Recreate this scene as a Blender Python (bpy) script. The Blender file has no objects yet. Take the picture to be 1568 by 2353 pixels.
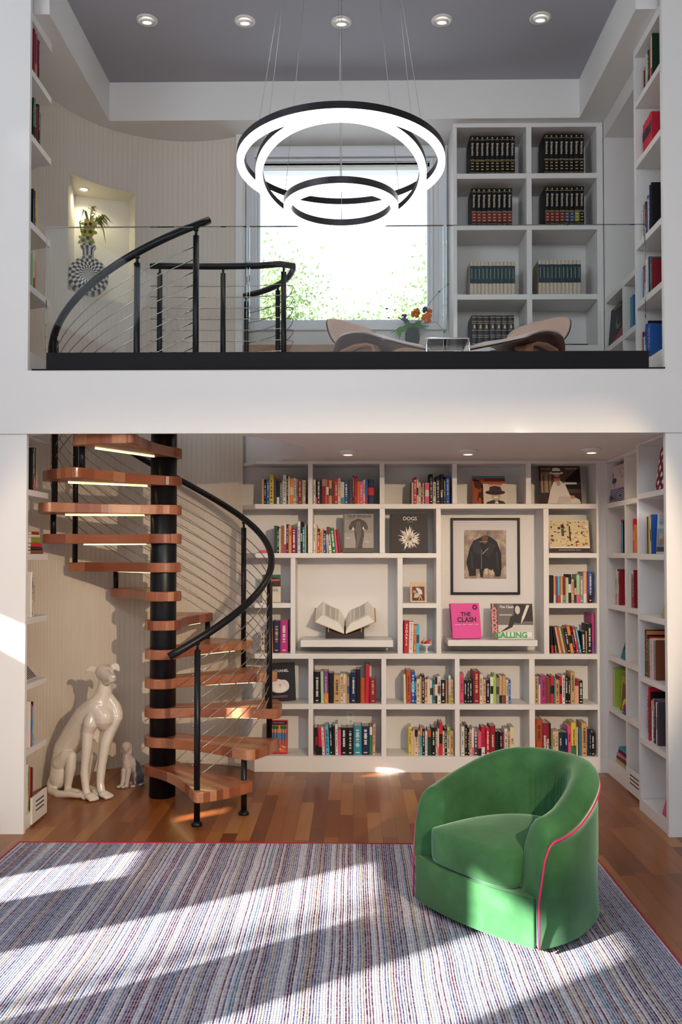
import bpy, bmesh, math, random
from math import sin, cos, pi, radians, sqrt, atan2, hypot
from mathutils import Matrix, Vector
random.seed(7)
SC = bpy.context.scene
COL = SC.collection

# ---------------------------------------------------------------- camera, light, exposure
FPX, PITCH, YAW, PSH = 2000.0, radians(1.4), radians(0.8), 49.6
EYE = Vector((0, 0, 1.6))
cam_d = bpy.data.cameras.new('camera')
cam = bpy.data.objects.new('camera', cam_d)
COL.objects.link(cam)
cam.location = EYE
cam.rotation_euler = (pi/2 + PITCH, 0, YAW)
cam_d.sensor_fit = 'VERTICAL'
cam_d.sensor_height = 36.0
cam_d.sensor_width = 24.0
cam_d.lens = FPX / 2353.0 * 36.0
cam_d.shift_y = PSH / 2353.0
cam_d.clip_start = 0.05
SC.camera = cam
CROT = cam.rotation_euler.to_matrix()

def ray(px, py):
    return CROT @ Vector(((px - 784.0)/FPX, (1176.5 + PSH - py)/FPX, -1.0))
def at_y(px, py, Y):
    d = ray(px, py); return EYE + d * (Y/d.y)
def at_x(px, py, X):
    d = ray(px, py); return EYE + d * (X/d.x)
def at_z(px, py, Z):
    d = ray(px, py); return EYE + d * ((Z - EYE.z)/d.z)

SC.view_settings.view_transform = 'Standard'
SC.view_settings.look = 'None'
SC.view_settings.gamma = 1.0
SC.view_settings.use_curve_mapping = False
SC.view_settings.exposure = 0.09

world = bpy.data.worlds.new('daylight_sky')
SC.world = world
world.use_nodes = True
wb = world.node_tree.nodes['Background']
wb.inputs[0].default_value = (0.86, 0.93, 1.0, 1)
wb.inputs[1].default_value = 1.9

def lamp(name, kind, loc, energy, color, aim=None, **kw):
    d = bpy.data.lights.new(name, kind)
    d.energy = energy; d.color = color
    for k, v in kw.items(): setattr(d, k, v)
    o = bpy.data.objects.new(name, d); COL.objects.link(o)
    o.location = loc
    if aim is not None:
        v = Vector(aim) - Vector(loc)
        o.rotation_euler = v.to_track_quat('-Z', 'Y').to_euler()
    return o
SUN_DIR = Vector((0.82, 0.57, -0.404))
lamp('sun', 'SUN', (-8, -6, 6), 32.0, (1.0, 0.96, 0.91), aim=Vector((-8, -6, 6)) + SUN_DIR, angle=radians(1.0))
# fill area lamps added in place of daylight from unseen clerestory and rear windows
lamp('clerestory_daylight_fill', 'AREA', (-3.2, 1.9, 4.45), 105, (0.80, 0.90, 1.0), aim=(1.6, 3.4, 1.9), shape='RECTANGLE', size=4.4, size_y=0.95)
lamp('rear_window_daylight_fill', 'AREA', (0.3, -2.5, 4.3), 74, (0.86, 0.93, 1.0), aim=(0.1, 5, 3.3), shape='RECTANGLE', size=2.4, size_y=1.4)

# ---------------------------------------------------------------- materials
def lin(c):
    return c/12.92 if c <= 0.04045 else ((c + 0.055)/1.055)**2.4
def hexc(h):
    h = h.lstrip('#')
    return tuple(lin(int(h[i:i+2], 16)/255.0) for i in (0, 2, 4))
MATS = {}
def pm(name, col, rough=0.5, metal=0.0, emit=0.0, ecol=None, bump=0.0, bscale=40.0, vary=0.0, vscale=6.0, sheen=0.0, stint=None, coat=0.0, spec=0.5, bstretch=None):
    """a principled material with optional noise variation and bump"""
    if name in MATS: return MATS[name]
    if isinstance(col, str): col = hexc(col)
    m = bpy.data.materials.new(name); m.use_nodes = True
    nt = m.node_tree; N = nt.nodes; L = nt.links
    b = N['Principled BSDF']
    b.inputs['Base Color'].default_value = (*col, 1)
    b.inputs['Roughness'].default_value = rough
    b.inputs['Metallic'].default_value = metal
    b.inputs['Specular IOR Level'].default_value = spec
    if coat: b.inputs['Coat Weight'].default_value = coat
    if sheen:
        b.inputs['Sheen Weight'].default_value = sheen
        b.inputs['Sheen Roughness'].default_value = 0.35
        if stint: b.inputs['Sheen Tint'].default_value = (*stint, 1)
    if emit:
        b.inputs['Emission Color'].default_value = (*(ecol or col), 1)
        b.inputs['Emission Strength'].default_value = emit
    if vary or bump:
        tc = N.new('ShaderNodeTexCoord')
        src = tc.outputs['Object']
        if bstretch:
            mp = N.new('ShaderNodeMapping'); mp.inputs['Scale'].default_value = bstretch
            L.new(src, mp.inputs[0]); src = mp.outputs[0]
    if vary:
        n = N.new('ShaderNodeTexNoise'); n.inputs['Scale'].default_value = vscale; n.inputs['Detail'].default_value = 5
        L.new(src, n.inputs['Vector'])
        r = N.new('ShaderNodeValToRGB')
        r.color_ramp.elements[0].position = 0.3; r.color_ramp.elements[1].position = 0.7
        r.color_ramp.elements[0].color = (*[max(0, c*(1-vary)) for c in col], 1)
        r.color_ramp.elements[1].color = (*[min(1, c*(1+vary)) for c in col], 1)
        L.new(n.outputs['Fac'], r.inputs[0]); L.new(r.outputs[0], b.inputs['Base Color'])
    if bump:
        n2 = N.new('ShaderNodeTexNoise'); n2.inputs['Scale'].default_value = bscale; n2.inputs['Detail'].default_value = 4
        L.new(src, n2.inputs['Vector'])
        bp = N.new('ShaderNodeBump'); bp.inputs['Strength'].default_value = bump; bp.inputs['Distance'].default_value = 0.01
        L.new(n2.outputs['Fac'], bp.inputs['Height']); L.new(bp.outputs[0], b.inputs['Normal'])
    MATS[name] = m
    return m

class NG:
    """tiny node helper"""
    def __init__(s, name):
        s.m = bpy.data.materials.new(name); s.m.use_nodes = True
        s.N = s.m.node_tree.nodes; s.L = s.m.node_tree.links
        s.b = s.N['Principled BSDF']; s.out = s.N['Material Output']
        s.tc = s.N.new('ShaderNodeTexCoord')
        MATS[name] = s.m
    def math(s, op, a, b=None, c=None):
        n = s.N.new('ShaderNodeMath'); n.operation = op
        for i, v in enumerate((a, b, c)):
            if v is None: continue
            if isinstance(v, (int, float)): n.inputs[i].default_value = v
            else: s.L.new(v, n.inputs[i])
        return n.outputs[0]
    def sep(s, v):
        n = s.N.new('ShaderNodeSeparateXYZ'); s.L.new(v, n.inputs[0]); return n.outputs
    def comb(s, x, y, z):
        n = s.N.new('ShaderNodeCombineXYZ')
        for i, v in enumerate((x, y, z)):
            if isinstance(v, (int, float)): n.inputs[i].default_value = v
            else: s.L.new(v, n.inputs[i])
        return n.outputs[0]
    def noise(s, v, scale, detail=4, rough=0.5):
        n = s.N.new('ShaderNodeTexNoise'); n.inputs['Scale'].default_value = scale; n.inputs['Detail'].default_value = detail
        n.inputs['Roughness'].default_value = rough
        s.L.new(v, n.inputs['Vector']); return n.outputs['Fac']
    def white(s, v, dim='3D'):
        n = s.N.new('ShaderNodeTexWhiteNoise'); n.noise_dimensions = dim
        s.L.new(v, n.inputs['W' if dim == '1D' else 'Vector']); return n.outputs['Value']
    def ramp(s, f, stops, interp='LINEAR'):
        n = s.N.new('ShaderNodeValToRGB'); r = n.color_ramp; r.interpolation = interp
        while len(r.elements) < len(stops): r.elements.new(0.5)
        for e, (p, c) in zip(r.elements, stops):
            e.position = p; e.color = (*(hexc(c) if isinstance(c, str) else c), 1)
        s.L.new(f, n.inputs[0]); return n.outputs[0]
    def mix(s, f, a, b, mode='MIX'):
        n = s.N.new('ShaderNodeMix'); n.data_type = 'RGBA'; n.blend_type = mode
        for i, v in ((0, f), (6, a), (7, b)):
            if isinstance(v, (int, float)): n.inputs[i].default_value = v
            elif isinstance(v, str): n.inputs[i].default_value = (*hexc(v), 1)
            elif isinstance(v, tuple): n.inputs[i].default_value = (*v, 1)
            else: s.L.new(v, n.inputs[i])
        return n.outputs[2]
    def bump(s, h, strength=0.3, dist=0.01):
        n = s.N.new('ShaderNodeBump'); n.inputs['Strength'].default_value = strength; n.inputs['Distance'].default_value = dist
        s.L.new(h, n.inputs['Height']); s.L.new(n.outputs[0], s.b.inputs['Normal'])
    def col(s, c): s.L.new(c, s.b.inputs['Base Color'])
    def val(s, k, v): s.b.inputs[k].default_value = v

PAINT = pm('white_paint', (0.78, 0.77, 0.75), 0.55, bump=0.05, bscale=300)
CASE = pm('bookcase_paint', (0.74, 0.72, 0.70), 0.45)
CEIL = pm('ceiling_paint', (0.38, 0.385, 0.43), 0.7, bump=0.04, bscale=250)  # white ceiling paint, its dim light put into the grey-blue colour
BEAD = pm('beadboard_paint', (0.70, 0.635, 0.555), 0.5)
SOFFIT = pm('soffit_paint', (0.74, 0.72, 0.71), 0.6)
BLACK = pm('black_powder_coat', (0.006, 0.0065, 0.009), 0.36, spec=0.3)
STEEL = pm('stainless_cable', (0.55, 0.53, 0.5), 0.25, 1.0)
DARKSTEEL = pm('black_beam_paint', (0.007, 0.006, 0.008), 0.6, spec=0.2)
CHROME = pm('chrome', (0.85, 0.86, 0.88), 0.08, 1.0)
PAPER = pm('page_paper', (0.62, 0.52, 0.41), 0.8)
PAPERW = pm('white_page_paper', (0.75, 0.72, 0.66), 0.8)

def wood_floor():
    g = NG('oak_floor')
    x, y, z = g.sep(g.tc.outputs['Object'])
    W = 0.083
    row = g.math('FLOOR', g.math('DIVIDE', x, W))
    r1 = g.white(row, '1D')
    yo = g.math('ADD', y, g.math('MULTIPLY', r1, 3.7))
    blk = g.math('FLOOR', g.math('DIVIDE', yo, 0.75))
    idv = g.comb(row, blk, 0.0)
    rid = g.white(idv)
    grain = g.noise(g.comb(g.math('ADD', g.math('MULTIPLY', x, 26.0), g.math('MULTIPLY', rid, 40.0)), g.math('MULTIPLY', y, 2.2), 0.0), 1.0, 6, 0.6)
    base = g.ramp(rid, [(0.0, '#663618'), (0.3, '#824820'), (0.6, '#96572a'), (0.85, '#a66a38'), (1.0, '#b67e4a')])
    c = g.mix(g.math('MULTIPLY', grain, 0.55), base, '#5e2f14', 'MIX')
    fx = g.math('FRACT', g.math('DIVIDE', x, W)); fy = g.math('FRACT', g.math('DIVIDE', yo, 0.75))
    e1 = g.math('LESS_THAN', fx, 0.025); e2 = g.math('LESS_THAN', fy, 0.004)
    gap = g.math('MAXIMUM', e1, e2)
    c = g.mix(g.math('MULTIPLY', gap, 0.6), c, '#2c150a')
    g.col(c); g.val('Roughness', 0.34); g.val('Specular IOR Level', 0.35); g.val('Coat Weight', 0.12); g.val('Coat Roughness', 0.15)
    g.bump(g.math('SUBTRACT', g.math('MULTIPLY', grain, 0.15), gap), 0.15, 0.002)
    return g.m
FLOORM = wood_floor()

def block_wood():
    g = NG('butcher_block_wood')
    x, y, z = g.sep(g.tc.outputs['Object'])
    W = 0.042
    row = g.math('FLOOR', g.math('DIVIDE', y, W))
    r1 = g.white(row, '1D')
    xo = g.math('ADD', x, g.math('MULTIPLY', r1, 2.3))
    blk = g.math('FLOOR', g.math('DIVIDE', xo, 0.30))
    oi = g.N.new('ShaderNodeObjectInfo')
    rid = g.white(g.comb(row, blk, g.math('MULTIPLY', oi.outputs['Random'], 50.0)))
    grain = g.noise(g.comb(g.math('MULTIPLY', x, 3.0), g.math('MULTIPLY', y, 55.0), g.math('MULTIPLY', z, 30.0)), 1.0, 5, 0.6)
    base = g.ramp(rid, [(0.0, '#874733'), (0.35, '#a2603f'), (0.7, '#b57450'), (1.0, '#cc946c')])
    c = g.mix(g.math('MULTIPLY', grain, 0.5), base, '#6e3522')
    g.col(c); g.val('Roughness', 0.35); g.val('Coat Weight', 0.2)
    return g.m
TREADM = block_wood()

def rug_mat():
    g = NG('striped_woven_rug')
    x, y, z = g.sep(g.tc.outputs['Object'])
    P = 0.0105
    warp = g.math('MULTIPLY', g.math('SUBTRACT', g.noise(g.comb(0.0, g.math('MULTIPLY', y, 2.0), 0.0), 1.0, 2), 0.5), 0.02)
    xs = g.math('ADD', x, warp)
    row = g.math('FLOOR', g.math('DIVIDE', xs, P))
    rid = g.white(row, '1D')
    fx = g.math('FRACT', g.math('DIVIDE', xs, P))
    yk = g.math('FLOOR', g.math('DIVIDE', y, 0.011))
    kn = g.white(g.comb(row, yk, 1.0))
    knf = g.math('FRACT', g.math('DIVIDE', y, 0.011))
    stripe = g.ramp(rid, [(0.0, '#5d2440'), (0.10, '#8a8fa8'), (0.22, '#d8dbe0'), (0.36, '#60618f'), (0.46, '#7c4a56'), (0.56, '#e2e2e2'), (0.70, '#5f8fa8'), (0.76, '#b9a878'), (0.82, '#8d93a5'), (0.92, '#7a3552')], 'CONSTANT')
    thread = g.ramp(kn, [(0.0, '#e6e4e0'), (0.35, '#a2a6bb'), (0.6, '#39365c'), (0.75, '#4b90ae'), (0.85, '#6e2340'), (0.93, '#b9a268')], 'CONSTANT')
    c = g.mix(0.28, stripe, thread)
    edge = g.math('MULTIPLY', g.math('LESS_THAN', fx, 0.35), 0.55)
    c = g.mix(edge, c, '#dfe0e2')
    hole = g.math('MULTIPLY', g.math('MULTIPLY', g.math('LESS_THAN', knf, 0.35), g.math('GREATER_THAN', fx, 0.35)), 0.6)
    c = g.mix(hole, c, '#2a2338')
    c = g.mix(1.0, c, (0.90, 0.87, 0.93), 'MULTIPLY')
    g.col(c); g.val('Roughness', 0.9); g.val('Specular IOR Level', 0.15)
    hgt = g.math('MULTIPLY', g.math('SINE', g.math('MULTIPLY', fx, pi)), g.math('SINE', g.math('MULTIPLY', knf, pi)))
    g.bump(hgt, 0.6, 0.004)
    return g.m
RUGM = rug_mat()

def glass_mat(name, tint=(0.93, 0.97, 0.97), fres=1.45, gain=1.0):
    m = bpy.data.materials.new(name); m.use_nodes = True
    nt = m.node_tree; nt.nodes.clear()
    o = nt.nodes.new('ShaderNodeOutputMaterial'); t = nt.nodes.new('ShaderNodeBsdfTransparent')
    gl = nt.nodes.new('ShaderNodeBsdfGlossy'); gl.inputs['Roughness'].default_value = 0.0
    f = nt.nodes.new('ShaderNodeFresnel'); f.inputs[0].default_value = fres
    mx = nt.nodes.new('ShaderNodeMixShader')
    t.inputs[0].default_value = (*tint, 1)
    nt.links.new(f.outputs[0], mx.inputs[0]); nt.links.new(t.outputs[0], mx.inputs[1]); nt.links.new(gl.outputs[0], mx.inputs[2])
    nt.links.new(mx.outputs[0], o.inputs[0])
    MATS[name] = m
    return m
GLASS = glass_mat('clear_glass', (0.97, 0.985, 0.985), 1.13)
GLASSEDGE = glass_mat('greenish_glass_edge', (0.35, 0.5, 0.5), 1.5)

def glow(name, col, strength):
    return pm(name, col, 0.5, emit=strength, ecol=col)
LEDW = glow('led_white', (1.0, 0.97, 0.92), 2.6)
LEDY = glow('led_warm_strip', (1.0, 0.80, 0.35), 5.0)
SPOTG = glow('downlight_glow', (1.0, 0.88, 0.68), 7.0)

# ---------------------------------------------------------------- mesh builder
class MB:
    def __init__(s): s.v = []; s.f = []; s.mi = []; s.sm = []; s.cur = 0; s.smooth = False
    def add(s, vs, fs, smooth=None):
        b = len(s.v); s.v += [tuple(p) for p in vs]
        for f in fs:
            s.f.append([i + b for i in f]); s.mi.append(s.cur); s.sm.append(s.smooth if smooth is None else smooth)
        return s
    def box(s, x0, x1, y0, y1, z0, z1):
        vs = [(x0,y0,z0),(x1,y0,z0),(x1,y1,z0),(x0,y1,z0),(x0,y0,z1),(x1,y0,z1),(x1,y1,z1),(x0,y1,z1)]
        return s.add(vs, [(0,3,2,1),(4,5,6,7),(0,1,5,4),(1,2,6,5),(2,3,7,6),(3,0,4,7)])
    def prism(s, poly, z0, z1, ax='z', smooth=False):
        n = len(poly)
        ar = sum(poly[i][0]*poly[(i+1) % n][1] - poly[(i+1) % n][0]*poly[i][1] for i in range(n))
        if (ar < 0) != (ax == 'y'): poly = list(reversed(poly))
        def P(a, b, c): return (a, b, c) if ax == 'z' else ((a, c, b) if ax == 'y' else (c, a, b))
        vs = [P(a, b, z0) for a, b in poly] + [P(a, b, z1) for a, b in poly]
        fs = [tuple(reversed(range(n))), tuple(range(n, 2*n))]
        s.add(vs, fs, False)
        b = len(s.v) - 2*n
        for i in range(n):
            j = (i+1) % n
            s.f.append([b+i, b+j, b+n+j, b+n+i]); s.mi.append(s.cur); s.sm.append(smooth)
        return s
    def tube(s, pts, r, n=8, closed=False, caps=True):
        pts = [Vector(p) for p in pts]; m = len(pts)
        rs = r if isinstance(r, (list, tuple)) else [r]*m
        vs = []; up = None
        for i, p in enumerate(pts):
            if closed: t = pts[(i+1) % m] - pts[i-1]
            else: t = pts[min(i+1, m-1)] - pts[max(i-1, 0)]
            t.normalize()
            if up is None:
                up = Vector((0,0,1)) if abs(t.z) < 0.9 else Vector((1,0,0))
            a = t.cross(up)
            if a.length < 1e-5: a = t.cross(Vector((0.3,1,0.2)))
            a.normalize(); b = a.cross(t); b.normalize(); up = b
            for k in range(n):
                q = 2*pi*k/n
                vs.append(p + (a*cos(q) + b*sin(q))*rs[i])
        fs = []
        for i in range(m if closed else m-1):
            i2 = (i+1) % m
            for k in range(n):
                k2 = (k+1) % n
                fs.append((i*n+k, i*n+k2, i2*n+k2, i2*n+k))
        s.add(vs, fs, True)
        if caps and not closed:
            b = len(s.v) - len(vs)
            s.f.append([b+k for k in reversed(range(n))]); s.mi.append(s.cur); s.sm.append(False)
            s.f.append([b+(m-1)*n+k for k in range(n)]); s.mi.append(s.cur); s.sm.append(False)
        return s
    def lathe(s, prof, n=32, c=(0,0,0), smooth=True, a0=0.0, a1=2*pi):
        full = abs(a1-a0-2*pi) < 1e-6
        m = len(prof); vs = []
        cnt = n if full else n+1
        for k in range(cnt):
            q = a0 + (a1-a0)*k/n
            for r, z in prof: vs.append((c[0]+r*cos(q), c[1]+r*sin(q), c[2]+z))
        fs = []
        for k in range(n):
            k2 = (k+1) % cnt
            for i in range(m-1):
                fs.append((k*m+i, k2*m+i, k2*m+i+1, k*m+i+1))
        return s.add(vs, fs, smooth)
    def ell(s, c, r, n=14, rot=None):
        vs = [Vector((0,0,-1))]; m = max(6, n//2)
        for i in range(1, m):
            t = -pi/2 + pi*i/m
            for k in range(n):
                q = 2*pi*k/n; vs.append(Vector((cos(t)*cos(q), cos(t)*sin(q), sin(t))))
        vs.append(Vector((0,0,1)))
        out = []
        for v in vs:
            w = Vector((v.x*r[0], v.y*r[1], v.z*r[2]))
            if rot is not None: w = rot @ w
            out.append(w + Vector(c))
        fs = [(0, 1+(k+1) % n, 1+k) for k in range(n)]
        for i in range(m-2):
            for k in range(n):
                k2 = (k+1) % n; a = 1+i*n
                fs.append((a+k, a+k2, a+n+k2, a+n+k))
        e = len(vs)-1; a = 1+(m-2)*n
        fs += [(a+k, a+(k+1) % n, e) for k in range(n)]
        return s.add(out, fs, True)
    def limb(s, pts, radii, n=12):
        """closed tapered chain with round joints"""
        for p, r in zip(pts, radii): s.ell(p, (r, r, r), n)
        for i in range(len(pts)-1): s.tube([pts[i], pts[i+1]], [radii[i], radii[i+1]], n)
        return s
    def quad(s, a, b, c, d): return s.add([a, b, c, d], [(0,1,2,3)])
    def poly(s, pts): return s.add(pts, [tuple(range(len(pts)))])
    def grid(s, rows, closed_u=False, closed_v=False, smooth=True):
        m = len(rows); n = len(rows[0]); vs = [p for r in rows for p in r]; fs = []
        for i in range(m if closed_u else m-1):
            i2 = (i+1) % m
            for k in range(n if closed_v else n-1):
                k2 = (k+1) % n
                fs.append((i*n+k, i*n+k2, i2*n+k2, i2*n+k))
        return s.add(vs, fs, smooth)
    def mesh(s, name, mats, off=None):
        me = bpy.data.meshes.new(name)
        vs = s.v if off is None else [(x-off[0], y-off[1], z-off[2]) for x, y, z in s.v]
        me.from_pydata(vs, [], s.f)
        for m in (mats if isinstance(mats, (list, tuple)) else [mats]): me.materials.append(m)
        me.polygons.foreach_set('material_index', s.mi)
        me.polygons.foreach_set('use_smooth', s.sm)
        me.update()
        return me

def link(name, me, parent=None, loc=None, rot=None):
    o = bpy.data.objects.new(name, me); COL.objects.link(o)
    if parent is not None: o.parent = parent
    if loc is not None: o.location = loc
    if rot is not None: o.rotation_euler = rot
    return o
def tag(o, label, cat, group=None):
    o['label'] = label; o['category'] = cat
    if group: o['group'] = group
    return o
def thing(name, label, cat, loc=(0,0,0), rotz=0.0, group=None):
    o = bpy.data.objects.new(name, None); COL.objects.link(o)
    o.empty_display_size = 0.1
    o.location = loc; o.rotation_euler = (0, 0, rotz)
    return tag(o, label, cat, group)
def part(name, mb, mats, parent, label=None, world=False, bevel=0.0):
    """a mesh child; world=True when the builder used world coordinates (parent unrotated, top level)"""
    off = None
    if world:
        off = Vector((0,0,0)); p = parent
        while p is not None: off = off + p.location; p = p.parent
    o = link(name, mb.mesh(name, mats, off), parent)
    if label: o['label'] = label
    if bevel: bev(o, bevel)
    return o
def solo(name, mb, mats, label, cat, group=None, org=None, bevel=0.0):
    o = link(name, mb.mesh(name, mats, org), None, org)
    tag(o, label, cat, group)
    if bevel: bev(o, bevel)
    return o
def struct(name, mb, mats, label=None, bevel=0.0):
    o = link(name, mb.mesh(name, mats)); o['kind'] = 'structure'
    if label: o['label'] = label
    if bevel: bev(o, bevel)
    return o
def bev(o, w, seg=2, ang=35):
    m = o.modifiers.new('bevel', 'BEVEL'); m.width = w; m.segments = seg; m.limit_method = 'ANGLE'; m.angle_limit = radians(ang)
def baked(o):
    """replace modifiers by their result"""
    dg = bpy.context.evaluated_depsgraph_get(); dg.update()
    me = bpy.data.meshes.new_from_object(o.evaluated_get(dg))
    o.modifiers.clear(); o.data = me
    return o
def blob(name, mb, mats, parent, voxel=0.006, smooth=6, factor=0.5):
    o = link(name, mb.mesh(name, mats), parent)
    r = o.modifiers.new('remesh', 'REMESH'); r.mode = 'VOXEL'; r.voxel_size = voxel; r.use_smooth_shade = True
    if smooth:
        q = o.modifiers.new('smooth', 'SMOOTH'); q.iterations = smooth; q.factor = factor
    return baked(o)
TXT = {}
def text_me(s, size, mat, bold=0.0, spacing=1.0, align='CENTER', lines=1.0):
    key = (s, size, mat.name, bold, spacing, align)
    if key in TXT: return TXT[key]
    c = bpy.data.curves.new('lettering', 'FONT'); c.body = s; c.size = size
    c.align_x = align; c.align_y = 'CENTER'; c.offset = bold; c.space_character = spacing; c.space_line = lines
    c.resolution_u = 3
    o = bpy.data.objects.new('lettering', c); COL.objects.link(o)
    dg = bpy.context.evaluated_depsgraph_get(); dg.update()
    me = bpy.data.meshes.new_from_object(o.evaluated_get(dg))
    bpy.data.objects.remove(o); bpy.data.curves.remove(c)
    me.materials.clear(); me.materials.append(mat); me.name = 'lettering'
    TXT[key] = me
    return me
def text(s, size, mat, parent, loc, rot, bold=0.0, spacing=1.0, align='CENTER', name='title', sx=1.0, lines=1.0):
    o = link(name, text_me(s, size, mat, bold, spacing, align, lines), parent, loc, rot)
    o.scale = (sx, 1, 1)
    return o
FLATF = (pi/2, 0, 0)            # lettering on a face looking to -Y
SPINE = (0, pi/2, 0)            # reading downwards on a face looking to -Y (set with Matrix below)
# ---------------------------------------------------------------- the room shell
ZC, ZS, MZ, SB = 5.12, 4.83, 2.667, 2.30        # ceiling, soffit, loft floor, loft underside
CX, CY, RW = -1.27, 5.81, 0.90                  # stair axis and radius of the round wall

def holed(mb, u0, u1, v0, v1, holes, put):
    us = sorted({u0, u1, *[h[0] for h in holes], *[h[1] for h in holes]})
    vs = sorted({v0, v1, *[h[2] for h in holes], *[h[3] for h in holes]})
    for i in range(len(us)-1):
        for j in range(len(vs)-1):
            um, vm = (us[i]+us[i+1])/2, (vs[j]+vs[j+1])/2
            if any(h[0] < um < h[1] and h[2] < vm < h[3] for h in holes): continue
            put(us[i], us[i+1], vs[j], vs[j+1])

m = MB(); m.box(-3.4, 3.4, -2.7, 7.0, -0.1, 0.0); struct('floor', m, FLOORM)
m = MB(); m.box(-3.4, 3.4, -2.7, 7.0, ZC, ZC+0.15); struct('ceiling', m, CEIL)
m = MB()
m.box(-3.3, -1.815, 5.1, 6.9, ZS, ZC); m.box(1.675, 3.3, 5.1, 6.9, ZS, ZC); m.box(-1.815, 1.675, 6.38, 6.9, ZS, ZC)
struct('ceiling_soffit', m, PAINT)
m = MB()
sunholes = [(0.40, 1.02, 0.15, 2.2), (1.46, 2.17, 0.15, 1.72), (2.76, 3.2, 0.15, 1.12), (3.62, 3.80, 1.10, 1.27), (3.86, 4.16, 1.68, 1.93), (1.58, 2.02, 4.08, 4.5), (3.75, 4.5, 4.55, 4.98)]  # unseen openings, placed and sized to land the sun patches
holed(m, -2.7, 7.0, 0, ZC, sunholes, lambda a, b, c, d: m.box(-3.4, -3.3, a, b, c, d))
struct('wall_left', m, PAINT)
m = MB(); m.box(3.3, 3.4, -2.7, 7.0, 0, ZC); struct('wall_right', m, PAINT)
m = MB(); holed(m, -3.3, 3.3, 0, ZC, [(-0.9, 1.5, 3.6, 5.0)], lambda a, b, c, d: m.box(a, b, -2.7, -2.6, c, d)); struct('wall_rear', m, PAINT)
m = MB()
WX0, WX1, WZ0, WZ1 = -0.775, 0.625, 3.41, 4.66
holed(m, -3.3, 3.3, 0, ZC, [(WX0, WX1, WZ0, WZ1)], lambda a, b, c, d: m.box(a, b, 6.80, 6.95, c, d)); struct('wall_back', m, PAINT)
m = MB(); m.box(-0.9, -0.845, 6.60, 6.80, MZ, ZS); struct('wall_alcove', m, PAINT)
XPL = at_y(62, 1000, 5.0).x; XPR = at_y(1530, 1000, 5.0).x
m = MB(); m.box(-3.3, XPL, 5.0, 5.03, 0, ZC); struct('wall_front_left', m, PAINT)
m = MB(); m.box(XPR, 3.3, 5.0, 5.03, 0, ZC); struct('wall_front_right', m, PAINT)
m = MB(); m.box(-3.3, 3.3, 4.988, 5.008, SB, MZ); struct('trim_1', m, PAINT, 'plain white band closing the front of the loft floor')
# loft floor with the round stair opening
m = MB(); N = 56; RO = 0.95
xs = [-2.2 + (1.88)*i/N for i in range(N+1)]
for i in range(N):
    a, b = xs[i], xs[i+1]; xm = (a+b)/2; h = sqrt(max(0, RO*RO-(xm-CX)**2))
    if CY - h > 5.012: m.box(a, b, 5.0081, CY-h, SB, MZ-0.004)
    if CY + h < 6.79: m.box(a, b, CY+h, 6.79, SB, MZ-0.004)
m.box(-0.32, 2.2, 5.0081, 6.79, SB, MZ-0.004)
struct('floor_loft', m, SOFFIT)
# round bead-board wall with the lit niche
NA0, NA1, NZ0, NZ1 = radians(117), radians(152.5), 3.52, 4.38
m = MB()
A0, A1 = radians(61.5), radians(205); NP = 58
angs = []
for k in range(NP):
    a = A0 + (A1-A0)*k/NP; w = (A1-A0)/NP
    angs += [(a, 0.002), (a + w*0.03, 0.002), (a + w*0.055, 0.0), (a + w*0.975, 0.0)]
angs.append((A1, 0))
angs = sorted(angs + [(NA0, 0), (NA1, 0)])
zs = [0, NZ0, NZ1, ZS]
def bw(a, z, d=0): return (CX + (RW+d)*cos(a), CY + (RW+d)*sin(a), z)
for j in range(3):
    for i in range(len(angs)-1):
        (a, d), (b, e) = angs[i], angs[i+1]
        if j == 1 and NA0 - 1e-6 <= a and b <= NA1 + 1e-6: continue
        m.quad(bw(b, zs[j], e), bw(a, zs[j], d), bw(a, zs[j+1], d), bw(b, zs[j+1], e))
struct('wall_round', m, BEAD)
# niche lining
m = MB()
e1 = bw(NA1, 0)[:2]; e2 = bw(NA0, 0)[:2]; b1 = (-2.155, 6.64); b2 = (-1.765, 6.775)
arc = [bw(NA0 + (NA1-NA0)*i/10, 0)[:2] for i in range(11)]
for p, q in ((e1, b1), (b1, b2), (b2, e2)):
    m.quad((*p, NZ0), (*q, NZ0), (*q, NZ1), (*p, NZ1))
outline = arc + [b1, b2]
m.poly([(x, y, NZ0) for x, y in outline]); m.poly([(x, y, NZ1) for x, y in reversed(outline)])
struct('wall_niche', m, pm('niche_paint', (0.76, 0.73, 0.66), 0.5))

# loft window
w = bpy.data.objects.new('window_1', None); COL.objects.link(w); w['kind'] = 'structure'; w.location = (-0.07, 6.8, WZ0)
WF = pm('window_frame_paint', (0.75, 0.78, 0.82), 0.35)
m = MB()
def ringbox(x0, x1, z0, z1, t, y0, y1, tb=None):
    tb = t if tb is None else tb
    m.box(x0, x0+t, y0, y1, z0, z1); m.box(x1-t, x1, y0, y1, z0, z1)
    m.box(x0+t, x1-t, y0, y1, z1-t, z1); m.box(x0+t, x1-t, y0, y1, z0, z0+tb)
ringbox(-0.842, 0.735, WZ0-0.05, ZS-0.03, 0.066, 6.765, 6.80, 0.05)
ringbox(WX0-0.002, WX1+0.002, WZ0, WZ1+0.06, 0.022, 6.78, 6.84)
ringbox(WX0+0.02, WX1-0.02, WZ0+0.018, WZ1+0.035, 0.02, 6.80, 6.88)
m.box(-0.845, 0.74, 6.765, 6.80, WZ1+0.07, ZS-0.095)
part('window_frame', m, WF, w, world=True, bevel=0.004)
m = MB(); m.box(WX0, WX1, 6.85, 6.856, WZ0, WZ1); part('window_pane', m, GLASS, w, world=True)

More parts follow.
